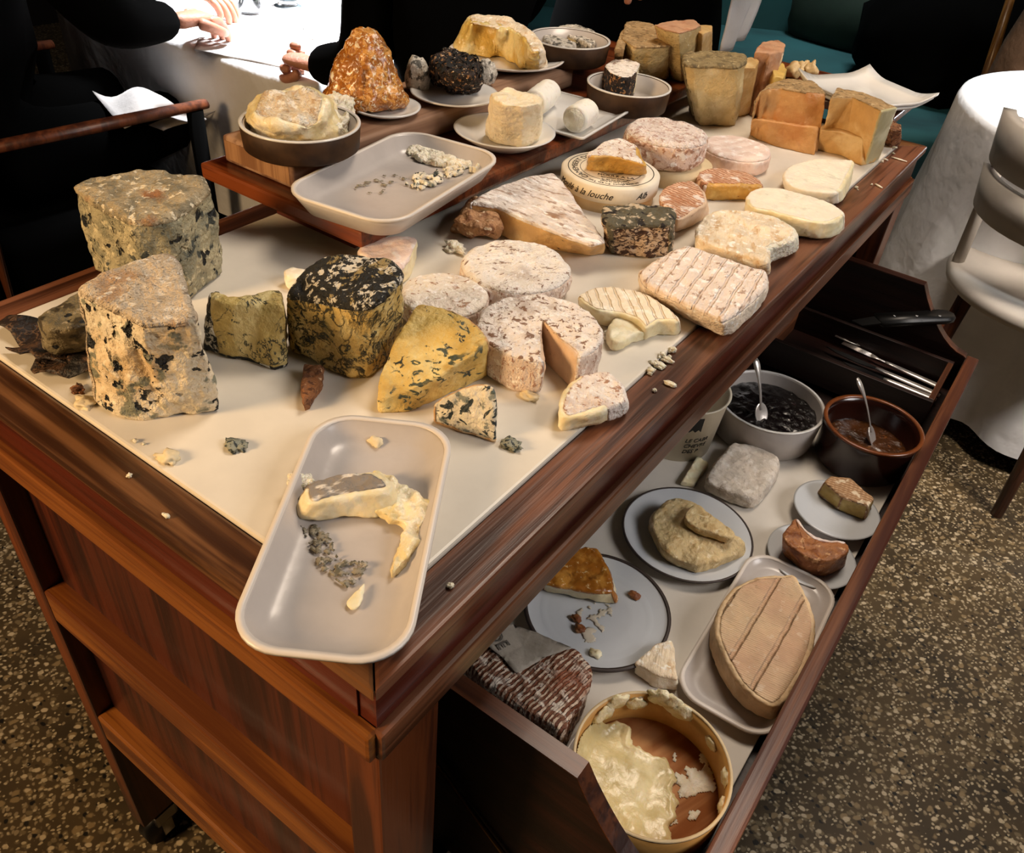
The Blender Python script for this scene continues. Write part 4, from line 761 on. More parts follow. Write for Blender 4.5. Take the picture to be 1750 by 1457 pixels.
px_solid('soft_disc', 'pale soft disc with cut edge near the far right rim', 'cheese', ZB, [(1338, 302), (1352, 282), (1395, 272), (1440, 273), (1460, 278), (1448, 305), (1432, 328), (1395, 328), (1355, 320)], .018, m_cream, [('rind', [1, 2, 3, 4, 8, 9, 10], m_softrind)], bot=[(1340, 322), (1356, 302), (1398, 292), (1440, 292), (1456, 296), (1450, 330), (1434, 348), (1396, 345), (1356, 338)], amp=.001, bev=.003, res=.0035, curve=True)
# hard cheeses at the far end
px_solid('hard_wedge', 'amber orange hard cheese wedge with a ledge across its face', 'cheese', ZB, [(1290, 172, .066), (1300, 157, .073), (1314, 151, .076), (1337, 150, .077), (1378, 157, .077), (1413, 159, .077), (1389, 137, .077), (1346, 134, .077), (1312, 143, .075)], .075, m_hardO, [('rind', [1, 8, 9, 10], m_hardrind)], bot=[(1282, 230), (1292, 239), (1307, 243), (1333, 250), (1371, 258), (1398, 261), (1379, 230), (1338, 222), (1304, 222)], amp=.0012, bev=.002, res=.0045)
px_solid('hard_ledge', 'lower amber orange block in front of the orange hard wedge', 'cheese', ZB, [(1283, 203), (1310, 206), (1340, 210), (1398, 219), (1402, 212), (1345, 203), (1300, 197)], .034, m_hardO, bot=[(1280, 232), (1308, 244), (1337, 254), (1392, 266), (1397, 258), (1345, 246), (1298, 234)], amp=.0012, bev=.002, res=.004)
px_solid('hard_wedge', 'pale straw hard cheese wedge with waxy end, right of the orange one', 'cheese', ZB, [(1419, 167), (1458, 166), (1506, 190), (1534, 184), (1474, 157), (1431, 150)], .08, m_hardP, [('rind', [1], m_hardrind), ('waxy_end', [4], MAT('greenish_wax_edge', '#b9ad84', [('noise', '#d3c9a3', 20, dict(lo=.5, hi=.65))], rough=.4, var=.08))], bot=[(1401, 255), (1444, 264), (1479, 282), (1503, 272), (1450, 244), (1414, 240)], amp=.001, bev=.002, res=.0045)
px_solid('hard_ledge', 'lower straw block in front of the pale hard wedge', 'cheese', ZB, [(1400, 222), (1440, 227), (1476, 236), (1507, 232), (1505, 226), (1440, 215), (1405, 212)], .034, m_hardP, bot=[(1396, 256), (1438, 267), (1472, 284), (1496, 278), (1494, 268), (1438, 254), (1402, 246)], amp=.001, bev=.002, res=.004)
px_solid('crust_piece', 'rough brown crust piece at the far right corner of the top', 'cheese', ZB, [(1510, 214), (1522, 200), (1540, 212), (1541, 222), (1526, 224)], .034, m_brownbit, bot=[(1505, 246), (1516, 238), (1534, 240), (1537, 248), (1522, 252)], amp=.002, bev=.002, res=.003)
px_solid('tomme_wedge', 'tall straw tomme wedge with a curled grey-brown rind on top', 'cheese', ZB, [(1166, 108), (1168, 92), (1210, 86), (1274, 94), (1276, 104), (1262, 114), (1220, 112), (1180, 112)], .093, m_tomme, [('rind', [1], m_tommer), ('heel_rind', [2, 3], m_tommer)], bot=[(1186, 206), (1180, 190), (1215, 182), (1256, 188), (1262, 200), (1256, 216), (1225, 216), (1195, 214)], amp=.0015, bev=.003, res=.0045, t=.0015)
zs = ZB
px_solid('hard_block', 'brown-rinded hard block at the left of the rear cheese stack', 'cheese', GZ, [(1062, 66), (1070, 36), (1112, 38), (1140, 62), (1146, 78), (1110, 80), (1082, 80)], .062, m_tomme, [('rind', [1], m_hardrind)], bot=[(1070, 130), (1074, 105), (1112, 100), (1138, 118), (1142, 134), (1110, 142), (1082, 140)], amp=.0015, bev=.002, res=.0045)
px_solid('hard_slice', 'thin upright hard slice leaning left of the brown-rinded block', 'cheese', GZ, [(1050, 84), (1062, 52), (1076, 40), (1078, 52), (1066, 84)], .06, m_hardrind, bot=[(1050, 128), (1058, 112), (1068, 108), (1069, 118), (1060, 130)], amp=.001, bev=.001, res=.004)
px_solid('hard_wedge', 'tall wedge with a salmon pink top at the back of the rear stack', 'cheese', GZ, [(1117, 42), (1150, 36), (1185, 34), (1198, 44), (1178, 52), (1160, 56), (1135, 50)], .085, m_tomme, [('rind', [1], m_pinkrind)], bot=[(1142, 128), (1160, 112), (1185, 112), (1195, 120), (1180, 132), (1165, 140), (1150, 136)], amp=.001, bev=.001, res=.0045)
px_solid('hard_slice', 'upright straw slice behind the tomme wedge', 'cheese', ZB, [(1186, 52), (1195, 42), (1217, 44), (1217, 52), (1200, 58)], .115, m_hardP, bot=[(1186, 165), (1195, 158), (1214, 160), (1214, 168), (1196, 172)], amp=.001, bev=.001, res=.0045)
px_solid('rind_slice', 'tall narrow brown-rinded slice standing right of the tomme', 'cheese', ZB, [(1290, 88), (1302, 72), (1330, 67), (1342, 76), (1338, 88), (1318, 90)], .095, m_hardP, [('rind', [1, 2, 6, 7], m_pinkrind)], bot=[(1272, 190), (1286, 180), (1306, 178), (1316, 186), (1306, 198), (1288, 202)], amp=.0015, bev=.002, res=.0042)
px_solid('hard_piece', 'yellow broken piece behind the tall brown-rinded slice', 'cheese', ZB, [(1318, 112), (1338, 108), (1345, 118), (1340, 132), (1322, 130)], .07, MAT('yellow_hard_paste', '#d2b061', rough=.45, sss=.1), amp=.002, bev=.002, res=.004)
px_solid('hard_piece', 'straw coloured slab filling the gap behind the tomme wedge', 'cheese', ZB, [(1262, 100), (1285, 96), (1298, 102), (1292, 116), (1270, 116)], .085, m_hardP, bot=[(1256, 192), (1272, 182), (1282, 184), (1280, 196), (1262, 200)], amp=.001, bev=.002, res=.004)
for i, (u, v, lb) in enumerate(((1352, 131, 'straw shard leaning left in the crumb pile'), (1368, 127, 'straw curl on top of the crumb pile'), (1382, 130, 'straw crumb right in the crumb pile'))):
    lump('hard_crumb', lb+' beyond the amber wedge', 'crumb', at(u, v, .888), (.012, .012, .016), m_hardP, seed=20+i, amp=.6)
# white square plate on the riser
W4 = [at(u, v, .915) for u, v in ((1392, 132), (1450, 108), (1564, 156), (1524, 182))]; cP = sum(W4, Vector())/4
def sqplate(name, label, c, s, z, ang):
    n = 14; bm = bmesh.new(); T_, B_ = [], []
    for j in range(n+1):
        for i in range(n+1):
            x, y = 2*i/n-1, 2*j/n-1; d = max(abs(x), abs(y)); k = max(0, (d-.55)/.45); cor = max(0, abs(x)*abs(y)-.45)
            zz = .012*k**1.6+.03*cor**1.5; T_.append(bm.verts.new((x*s, y*s, zz+.004))); B_.append(bm.verts.new((x*s*.995, y*s*.995, zz*.98 if d > .55 else 0)))
    idx = lambda i, j: j*(n+1)+i
    for j in range(n):
        for i in range(n):
            bm.faces.new([T_[idx(i, j)], T_[idx(i+1, j)], T_[idx(i+1, j+1)], T_[idx(i, j+1)]]); bm.faces.new([B_[idx(i, j)], B_[idx(i, j+1)], B_[idx(i+1, j+1)], B_[idx(i+1, j)]])
    for i in range(n):
        for a, b in (((i, 0), (i+1, 0)), ((i, n), (i+1, n)), ((0, i), (0, i+1)), ((n, i), (n, i+1))):
            bm.faces.new([T_[idx(*a)], T_[idx(*b)], B_[idx(*b)], B_[idx(*a)]])
    bmesh.ops.recalc_face_normals(bm, faces=bm.faces); o = obj(name, bm, m_porc, loc=(c.x, c.y, z)); o.rotation_euler = (0, 0, ang); return tag(o, label, 'plate')
ang = math.atan2(W4[2].y-W4[1].y, W4[2].x-W4[1].x)
sqplate('square_plate', 'white square plate with upswept corners, upper one of two at the far end', cP, .074, ZB+.0395, ang)
sqplate('square_plate', 'lower white square plate stacked under another at the far end', cP, .071, ZB+.0335, ang+.02)

# ------------------------------------------------------------------ the tray on the near corner
e, tc, ta = tray('stoneware_tray', 'long grey stoneware tray with brie remains overhanging the near corner', [(541, 708), (782, 724), (689, 1146), (383, 1100)], ZB, .019, m_stone, m_stone_rim, rad=.03)
tz = ZB+.0068
px_solid('brie_remnant', 'slumped grey-rinded brie remnant across the near tray', 'cheese', tz, [(520, 832), (560, 812), (612, 803), (650, 812), (668, 832), (640, 842), (585, 850), (530, 862)], .017, m_cream, [('rind', [1, 2, 3], MAT('grey_ashed_brie_rind', '#8f857a', [('noise', '#e6dccd', 70, dict(st=(1, .4, 1), rot=20, lo=.52, hi=.58)), ('noise', '#4a433b', 60, dict(lo=.55, hi=.63, off=4))], [R_(80, .005)], rough=.7))], bot=[(502, 868), (555, 838), (615, 826), (668, 836), (690, 868), (655, 884), (590, 888), (512, 892)], amp=.002, bev=.003, res=.003, curve=True)
smear('melted_brie', [(640, 815), (668, 822), (700, 845), (725, 862), (742, 860), (735, 890), (722, 905), (712, 940), (695, 968), (678, 985), (668, 990), (675, 960), (688, 930), (692, 908), (668, 898), (640, 880)], tz, .007, m_melt, label='glossy melted brie running down the right side of the near tray', cat='melted cheese', seed=3, amp=.003)
smear('torn_rind', [(500, 850), (495, 838), (505, 815), (512, 828), (530, 822), (540, 838), (520, 850)], tz, .009, m_curd, label='ragged creamy scrap at the left edge of the near tray', cat='cheese scraps', seed=5, amp=.004)
patch('mould_smear', [(514, 897), (552, 896), (566, 922), (574, 950), (604, 960), (630, 962), (618, 985), (598, 1006), (572, 990), (546, 970), (532, 940)], tz, .0012, m_moss, 'grey-green rind smear in the middle of the near tray', 'smear', .02, 190, .0013, 3)
smear('butter_smear', [(590, 1032), (612, 1008), (624, 996), (622, 1018), (614, 1040), (602, 1046)], tz, .0012, m_cream, label='pale buttery smear near the lower end of the near tray', cat='smear', seed=11, amp=.0004)
lump('cheese_crumb', 'small yellow crumb at the upper end of the near tray', 'crumb', at(642, 758, tz), (.006, .004, .004), m_crumb, seed=31, amp=.4)
# crumbs on the white top
for i, (u, v, s, m, lb) in enumerate(((403, 765, .008, m_crumbb, 'blue-grey crumb left of the near tray'), (874, 763, .008, m_crumbb, 'dark blue crumb right of the small blue wedge'), (290, 785, .008, m_crumb, 'olive crumb in front of the ivory blue wedge'),
        (903, 677, .007, m_crumb, 'tan crumb in front of the cut round'), (134, 668, .006, m_brownbit, 'dark crumb below the dry leaf'), (146, 690, .008, m_crumb, 'pale crumb left of the ivory wedge foot'), (1048, 578, .009, m_curd, 'white crumb below the creamy offcut'), (778, 428, .011, m_curd, 'pale curd crumbs below the torn rind lump'))):
    lump('cheese_crumb', lb, 'crumb', at(u, v, ZB), (s, s*.75, s*.5), m, seed=40+i, amp=.8)
rr = random.Random(5)
for i in range(26):
    if i < 12: u, v = 1150-rr.uniform(0, 40), 0; v = 600+(1150-u)*.85+rr.uniform(-8, 8)
    else: u, v = rr.choice([(1508, 275), (1493, 316), (1466, 323), (1530, 258), (1120, 670), (1140, 662), (250, 765), (235, 760), (218, 815), (290, 880), (215, 838), (1190, 627), (770, 1001), (1126, 676)]); u += rr.uniform(-6, 6); v += rr.uniform(-5, 5)
    p = at(u, v, ZT+.0006); on = p.x < -FW and p.y > FW
    if on: p.z = ZB
    s = rr.uniform(.001, .0026) if i >= 12 else rr.uniform(.0015, .0036)
    lump('rind_flake', 'tiny white crumb fallen on the trolley rim', 'crumb', p, (s*2.2 if i % 3 == 0 else s, s, s), m_curd, seed=60+i, amp=.5, group='white crumbs along the trolley rim')
for (u, v), (u2, v2) in (((1523, 268), (1550, 276)), ((1496, 314), (1508, 321))):
    a, b = at(u, v, ZT+.0015), at(u2, v2, ZT+.0015); tag(obj('cheese_shaving', sweep_bm([a-a, (b-a)*.5, b-a], [.0012, .0018, .001], 6, .6), m_curd, loc=a), 'thin straw shaving on the far right rim', 'crumb', 'straw shavings on the far right rim')

# ------------------------------------------------------------------ in the drawer
# printed tub
c = at(1150, 760, DZ); c = Vector((-.096, .682, DZ)); r = .049
tb = empty('printed_tub', c, 'cream paper tub with black lettering, half hidden under the trolley top', 'tub')
obj('tub_body', lathe_bm([(0, 0), (r, 0), (r+.008, .085), (r+.01, .087), (r+.006, .087), (r-.002, .003), (0, .003)], 56), m_tub, tb)
va = math.degrees(math.atan2(CAM.y-c.y, CAM.x-c.x))
def cone_fn(a0, z):
    def f(p):
        zz = z+p.y; R = r+.008*zz/.085+.0003+p.z; a = math.radians(a0)+p.x/R; return Vector((R*math.cos(a), R*math.sin(a), zz))
    return f
for i, tx in enumerate(('LE CABR', 'CHEVRE', 'DES P')): obj('tub_lettering', text_mesh(tx, .0088, .25, align='LEFT', fn=cone_fn(va+16, .036-.0098*i)), m_ink, tb, smooth=False)
bm = bmesh.new(); fn = cone_fn(va-30, .028)
for k in range(24):
    a, b = 2*math.pi*k/24, 2*math.pi*(k+1)/24; q = [(.012*math.cos(a), .012*math.sin(a)), (.0128*math.cos(a), .0128*math.sin(a)), (.0128*math.cos(b), .0128*math.sin(b)), (.012*math.cos(b), .012*math.sin(b))]
    bm.faces.new([bm.verts.new(fn(Vector((x, y, 0)))) for x, y in q])
obj('printed_ring', bm, m_ink, tb, smooth=False)
bm = bmesh.new(); fn = cone_fn(va+14, .066)
for k in range(10):
    x0, x1 = -.02+.004*k, -.016+.004*k; bm.faces.new([bm.verts.new(fn(Vector(p))) for p in ((x0, -.012+.004*(k % 2), 0), (x1, -.012+.004*((k+1) % 2), 0), (x1, .012, 0), (x0, .012, 0))])
obj('printed_band', bm, m_ink, tb, smooth=False)
# jam bowl and pot
c, r = px_circle((1222, 668), (1413, 710), .6); c.z = DZ; r *= .96
dish('jam_bowl', 'pale grey straight bowl of dark berry jam in the drawer', 'bowl', c, bowl_prof(r, .052, .0035, .95), m_stone, (m_porc, r-.0035, r+.0003, .0515, .0527))
bm = lathe_bm([(0, .0045), (r*.92, .0045), (r*.935, .034), (r*.5, .037), (0, .036)], 40); fine(bm, .005); rough_up(bm, .003, 90, 0, 0, .0046, 2); tag(obj('berry_jam', bm, m_jam, loc=c), 'dark berry jam filling the pale grey bowl', 'jam')
c2, r2 = px_circle((1405, 700), (1580, 760), .61); c2.z = DZ; r2 *= .96
dish('earthenware_pot', 'dark brown glazed pot of chutney at the right of the drawer', 'pot', c2, [(0, 0), (r2*.86, 0), (r2*.93, .006), (r2*.95, .05), (r2, .058), (r2, .062), (r2-.004, .062), (r2*.88, .053), (r2*.86, .006), (0, .005)], m_pot, (m_pot_rim, r2-.0045, r2+.0006, .0605, .0632))
bm = lathe_bm([(0, .0055), (r2*.84, .0065), (r2*.855, .028), (r2*.4, .031), (0, .03)], 40); fine(bm, .005); rough_up(bm, .002, 80, 0, 0, .0056, 3); tag(obj('chutney', bm, m_chut, loc=c2), 'brown chutney inside the earthenware pot', 'chutney')
def spoon(name, label, tip, end, mat):
    tip, end = Vector(tip), Vector(end); e = empty(name, tip, label, 'spoon'); d = end-tip; n_ = 12
    pts = [d*(.12+.88*i/n_)+Vector((0, 0, .006*math.sin(math.pi*i/n_))) for i in range(n_+1)]
    rad = [.0022, .0021, .0021, .0021, .0022, .0024, .0028, .0034, .0042, .005, .0055, .0052, .003]
    obj('handle', sweep_bm(pts, rad, 10, .45), mat, e)
    bm = bmesh.new(); bmesh.ops.create_uvsphere(bm, u_segments=16, v_segments=10, radius=1); dn = d.normalized(); q = dn.to_track_quat('X', 'Z')
    for v in bm.verts:
        p = v.co.copy(); p.z = p.z*.25-.35*(1-min(1, p.x*p.x+p.y*p.y)); v.co = q @ Vector((p.x*.016, p.y*.011, p.z*.011))+d*.05
    obj('bowl', bm, mat, e)
spoon('jam_spoon', 'silver spoon standing in the dark berry jam', at(1302, 712, DZ+.04), at(1291, 612, .662), m_silver)
spoon('chutney_spoon', 'silver spoon standing in the brown chutney pot', at(1492, 750, DZ+.034), at(1465, 646, .664), m_silver)
# cutlery
def cutlery(name, label, a, b, kind, group=None):
    a, b = Vector(a), Vector(b); e = empty(name, a, label, 'cutlery', group); d = b-a; u = d.normalized()
    obj('handle', sweep_bm([d*.45, d*.5, d*.7, d*.95, d], [.003, .0042, .0055, .0068, .0045], 10, .45), m_silver, e)
    s = u.cross(Vector((0, 0, 1))).normalized()
    if kind == 'knife':
        bm = bmesh.new(); P = [(0, 0), (.1, .006), (.3, .0085), (.45, .004), (.45, -.003), (.2, -.004)]
        T_ = [bm.verts.new(d*t+s*o_+Vector((0, 0, .0008))) for t, o_ in P]; B_ = [bm.verts.new(d*t+s*o_-Vector((0, 0, .0008))) for t, o_ in P]
        bm.faces.new(T_); bm.faces.new(B_[::-1])
        for i in range(len(P)): bm.faces.new((T_[i], T_[(i+1) % 6], B_[(i+1) % 6], B_[i]))
        bmesh.ops.recalc_face_normals(bm, faces=bm.faces); obj('blade', bm, m_steel, e, smooth=False)
    else:
        obj('neck', sweep_bm([d*.3, d*.38, d*.46], [.006, .0025, .0022], 8, .4), m_silver, e)
        for k in (-1.5, -.5, .5, 1.5): obj('tine', sweep_bm([d*.31+s*k*.003, d*.15+s*k*.0034, d*0+s*k*.003], [.0011, .001, .0006], 6), m_silver, e)
zc_ = DZ+.009
cutlery('table_fork', 'slim silver fork farthest from the near wall of the cutlery box', at(1428, 572, zc_+.012), at(1552, 622, zc_+.006), 'fork')
cutlery('table_fork', 'long silver fork lying second in the cutlery box', at(1440, 585, zc_+.008), at(1608, 662, zc_+.002), 'fork')
cutlery('table_knife', 'broad bladed silver knife in the middle of the cutlery box', at(1412, 592, zc_+.006), at(1606, 676, zc_), 'knife')
cutlery('table_knife', 'silver knife lying against the near wall of the cutlery box', at(1440, 618, zc_), at(1600, 683, zc_), 'knife')
zk = .652
A = at(1630, 540, zk); Bk = at(1500, 547, zk); ck = (A+Bk)/2; u = (A-Bk).normalized(); Lh = (A-Bk).length; s = Vector((-u.y, u.x, 0))
kn = empty('carving_knife', Bk, 'black riveted knife handle jutting over the far drawer side', 'knife')
P = []
for t, o_ in ((0, .0145), (.5, .0135), (.85, .0155), (.96, .0115), (1, 0), (.96, -.0115), (.85, -.0155), (.5, -.0135), (0, -.0145)): P.append(((u*Lh*t+s*o_).x, (u*Lh*t+s*o_).y))
bm = flat_poly(P, -.005, .005); bmesh.ops.bevel(bm, geom=bm.edges[:], offset=.002, segments=2, affect='EDGES'); obj('handle', bm, m_blackp, kn)
for px in (1526, 1564, 1603):
    p = at(px, 544, zk)-Bk; bm = lathe_bm([(0, .0045), (.0028, .0045), (.0028, .0056), (0, .0058)], 12)
    for v in bm.verts: v.co += Vector((p.x, p.y, 0))
    obj('rivet', bm, m_steel, kn)
bm = flat_poly([((u*-t*.15+s*o_).x, (u*-t*.15+s*o_).y) for t, o_ in ((0, .01), (0, -.01), (.2, -.008), (.25, .009))], -.001, .001); 
for v in bm.verts: v.co.z -= max(0, -(v.co.dot(u)))*.12
obj('blade', bm, MAT('shaded_blade', '#2a2a2a', rough=.45, metal=1, var=.1), kn, smooth=False)  # blade coloured dark to stand for the shade it lies in
# plates and cheeses
pr = lambda r: plate_prof(r, .012, .0035, .62, .74)
c, r = px_circle((897, 1040), (1142, 1042), .563); c.z = DZ
dish('dinner_plate', 'lilac grey ridged plate with a dark edge and honey cheese crumbs', 'plate', c, [(0, 0), (r*.7, 0), (r, .011), (r, .0125), (r-.003, .0125), (r*.8, .006), (r*.78, .0066), (r*.7, .0045), (r*.66, .005), (r*.58, .0038), (r*.52, .0045), (r*.46, .0036), (0, .0036)], m_porc_b, (m_darkrim, r-.0028, r+.0012, .0108, .0132))
px_solid('honey_wedge', 'amber glazed soft wedge on the lilac grey plate', 'cheese', DZ+.004, [(925, 998), (960, 945), (1000, 932), (1022, 932), (1040, 975), (1050, 1010), (1020, 1012), (975, 1005)], .022, m_cream, [('rind', [1, 2, 3], m_honey2)], bot=[(922, 1008), (960, 965), (1005, 955), (1030, 955), (1050, 1000), (1058, 1034), (1025, 1030), (975, 1020)], amp=.0018, bev=.004, res=.0035)
for i, (u, v) in enumerate(((985, 1058), (990, 1075), (1083, 1018), (1018, 1118))): lump('cheese_crumb', ('rusty crumb in the middle of the lilac grey plate', 'tan crumb just below the middle of the lilac grey plate', 'lone reddish crumb right of the amber wedge', 'pale scrap at the lower rim of the lilac grey plate')[i], 'crumb', at(u, v, DZ+.0045 if i < 3 else DZ+.006), (.006, .005, .004), m_rust if i < 3 else m_cream, seed=80+i, amp=.5)
patch('milky_smear', [(985, 1045), (1010, 1030), (1050, 1030), (1045, 1055), (1020, 1095), (1000, 1100), (990, 1070)], DZ+.0044, .0005, MAT('milky_smear', '#cfc4b0', rough=.4), 'milky smear below the amber wedge', 'smear', .0, 80, .0015, 4)
c, r = px_circle((1063, 903), (1285, 918), .563); c.z = DZ
dish('dinner_plate', 'pale plate with a thin dark edge under the buff doughy cheese', 'plate', c, pr(r*.98), m_porc_b, (m_darkrim, r*.98-.001, r*.98+.0014, .011, .0123))
T = [(1112, 890, .022), (1120, 868, .026), (1150, 850, .028), (1190, 858, .026), (1200, 885, .026), (1215, 905, .026), (1265, 918, .022), (1266, 940, .02), (1235, 955, .02), (1190, 962, .02), (1150, 950, .022), (1122, 925, .022)]
px_solid('torn_cheese', 'buff dough-like half cheese torn open on the pale plate', 'cheese', DZ+.004, T, .024, m_dough, bot=[(1110, 905), (1122, 885), (1150, 870), (1190, 872), (1212, 898), (1228, 918), (1268, 932), (1270, 952), (1235, 970), (1192, 980), (1150, 966), (1120, 940)], amp=.0025, bev=.006, res=.0032, curve=True)
px_solid('cheese_wedge', 'small buff wedge lying on top of the torn half cheese', 'cheese', DZ+.031, [(1170, 880), (1190, 860), (1215, 878), (1252, 904), (1250, 918), (1220, 910), (1185, 898)], .01, m_dough, amp=.0012, bev=.002, res=.003, curve=True)
px_solid('white_square', 'chalky white rounded square cheese lying in the drawer', 'cheese', DZ, [(1212, 800), (1245, 760), (1262, 753), (1320, 770), (1332, 788), (1325, 810), (1298, 845), (1275, 848), (1222, 830), (1207, 818)], .022, m_whitesq, bot=[(1207, 828), (1245, 785), (1265, 778), (1318, 792), (1330, 808), (1322, 830), (1295, 866), (1270, 870), (1215, 848), (1203, 840)], amp=.0014, bev=.006, res=.0035, curve=True)
px_solid('cheese_stick', 'pale cheese baton between the tub and the chalky square', 'cheese', DZ, [(1163, 822), (1192, 778), (1212, 790), (1188, 826)], .008, m_cream, amp=.001, bev=.002, res=.003)
c, r = px_circle((1352, 858), (1503, 893), .563); c.z = DZ+.008
dish('side_plate', 'small pale plate at the right holding a netted rind wedge', 'plate', c, plate_prof(r*.96, .009, .003), m_porc_b)
px_solid('netted_wedge', 'olive gold cheese chunk with a netted tan rind on the right small plate', 'cheese', DZ+.012, [(1408, 822), (1420, 813), (1455, 818), (1493, 850), (1485, 864), (1440, 850)], .023, m_olive, [('rind', [1, 3], m_net)], bot=[(1396, 842), (1412, 835), (1455, 845), (1488, 872), (1478, 888), (1432, 872)], amp=.001, bev=.002, res=.003)
c, r = px_circle((1308, 930), (1467, 968), .56); c.z = DZ
dish('side_plate', 'small pale plate under the rusty bitten cheese', 'plate', c, plate_prof(r*.94, .008, .003), m_porc_b)
px_solid('bitten_cheese', 'rusty brown bitten round cheese with white powder inside the break', 'cheese', DZ+.004, [(1338, 915), (1350, 892), (1362, 884), (1378, 902), (1400, 918), (1445, 925), (1448, 940), (1425, 955), (1390, 955), (1352, 935)], .033, m_rust, [('broken_face', [4, 5, 6], m_flat)], bot=[(1336, 940), (1348, 922), (1362, 918), (1380, 930), (1402, 942), (1440, 950), (1442, 965), (1420, 982), (1385, 984), (1350, 962)], amp=.0018, bev=.004, res=.003, curve=True)
e, _, _ = tray('stoneware_tray', 'grey rounded stoneware tray under the half cheese in the drawer', [(1285, 936), (1440, 1005), (1318, 1262), (1143, 1185)], DZ, .013, m_stone, m_stone_rim, rad=.03, slope=.01)
px_solid('half_cheese', 'large peach half cheese with three pressed grooves on the grey tray', 'cheese', DZ+.0057, [(1228, 1040), (1252, 1005), (1290, 985), (1335, 982), (1362, 985), (1394, 1060), (1385, 1120), (1360, 1170), (1330, 1205), (1300, 1198), (1262, 1165), (1232, 1110), (1222, 1075)], .031, m_half_side, [('top_rind', [1], m_half)], bot=[(1214, 1075), (1240, 1035), (1285, 1012), (1335, 1008), (1360, 1010), (1388, 1085), (1380, 1140), (1352, 1195), (1326, 1231), (1290, 1222), (1250, 1190), (1222, 1140), (1212, 1105)], amp=.0008, bev=.004, res=.0035, curve=True)
px_solid('cheese_wedge', 'small cream wedge standing between the tray and the round wooden box', 'cheese', DZ, [(1085, 1132), (1120, 1100), (1148, 1093), (1152, 1110), (1157, 1160), (1125, 1152)], .018, m_ivory, [('rind', [1], m_crumbly)], bot=[(1083, 1150), (1118, 1120), (1145, 1112), (1152, 1130), (1158, 1182), (1120, 1175)], amp=.0012, bev=.002, res=.003)
# wrapped rind cheese
px_solid('wrapped_cheese', 'corrugated brown and white rinded cheese block in grey paper at the near drawer end', 'cheese', DZ, [(770, 1085), (812, 1062), (880, 1100), (900, 1135), (960, 1105), (985, 1100), (1012, 1135), (1010, 1165), (985, 1210), (962, 1250), (900, 1215), (820, 1158)], .055, m_wrapr, amp=.002, bev=.006, res=.0042)
pts = [at(u, v, DZ+.0575) for u, v in ((822, 1095), (868, 1063), (925, 1085), (978, 1106), (935, 1122), (882, 1150), (852, 1118))]
pc = sum(pts, Vector())/len(pts)
bm = flat_poly([(p.x-pc.x, p.y-pc.y) for p in pts], 0, .0008); fine(bm, .005); rough_up(bm, .0012, 70, 0, 0, -.0006, 6)
pw = tag(obj('wax_paper', bm, m_paper, loc=pc), 'crumpled grey printed paper flap on the corrugated rind cheese', 'paper')
q = Matrix.Rotation(math.radians(-20), 3, 'Z'); p0 = at(845, 1098, DZ+.059)-pc
obj('paper_lettering', text_mesh('DE', .017, ex=.0001, fn=lambda p: q @ Vector((p.x, p.y, 0))+Vector((p0.x, p0.y, .0022+p.z))), m_inkg, pw, smooth=False)
# round wooden box of spoonable cheese
hw = .05; c, r = px_circle((980, 1290), (1250, 1312), DZ+hw); c.z = DZ+.004
dish('grey_plate', 'grey plate edge showing under the round wooden cheese box', 'plate', Vector((c.x-.004, c.y-.002, DZ)), plate_prof(r*1.04, .01, .003, .8, .88), m_stone)
wb = empty('wooden_cheese_box', c, 'large round bark-wood box of spoonable cream cheese in the near drawer corner', 'box'); hw -= .004
bm = lathe_bm([(r*.965, 0), (r, 0), (r, hw), (r-.0025, hw), (r*.965-.0005, .003), (r*.965, 0)], 72, fn=lambda p: Vector((p.x, p.y, p.z+(.0006*math.sin(3*math.atan2(p.y, p.x)) if p.z > .02 else 0)))); obj('box_wall', bm, m_chipbox, wb)
obj('box_rim', lathe_bm([(r-.0022, hw-.001), (r+.0004, hw-.001), (r+.0004, hw+.0008), (r-.0022, hw+.0008), (r-.0022, hw-.001)], 72), m_chip, wb)
obj('box_floor', lathe_bm([(0, .001), (r*.96, .001), (r*.96, .008), (0, .008)], 64), m_chipfloor, wb)
# cream: an uneven pool over the left two thirds, climbing the left wall
bm = bmesh.new(); n1, n2 = 100, 100; vs = {}
R0 = r*.955
edge = [at(u, v, DZ+.016) for u, v in ((1010, 1262), (1060, 1262), (1110, 1265), (1140, 1280), (1145, 1310), (1135, 1345), (1128, 1375), (1135, 1400), (1110, 1425))]
def cover(x, y):
    """how far inside the cream (x, y) lies"""
    u_ = Vector((x, y)); best = None
    d1 = (Vector((x, y))-Vector((lc.x, lc.y))).length
    return rc-d1+.016*noise.fractal(Vector((x*30, y*30, 3)), 1, 2, 4)
lp = at(1030, 1352, DZ+.016)-c; lc = Vector((lp.x, lp.y)); rc = .066
N_ = 150
for j in range(N_+1):
    for i in range(N_+1):
        x, y = (2*i/N_-1)*R0, (2*j/N_-1)*R0; rr_ = math.hypot(x, y)
        if rr_ > R0*.995: continue
        k = cover(x, y); a = math.atan2(y, x)
        if k < 0: continue
        h = .0085+.006*min(1, k/.007)**.6+.0055*noise.fractal(Vector((x*24, y*24, 1)), 1, 2, 2)*min(1, k/.012)+.0012*noise.noise(Vector((x*75, y*75, 7)))
        wall = max(0, (rr_/R0-.78)/.22); toward = max(0, math.cos(a-math.atan2(lc.y, lc.x)))
        h += .026*wall**2.2*toward*(1+.6*noise.noise(Vector((a*5, 2, 0))))
        vs[i, j] = bm.verts.new((x, y, max(.0082, h)))
for (i, j), v in list(vs.items()):
    q4 = [(i, j), (i+1, j), (i+1, j+1), (i, j+1)]
    if all(k in vs for k in q4): bm.faces.new([vs[k] for k in q4])
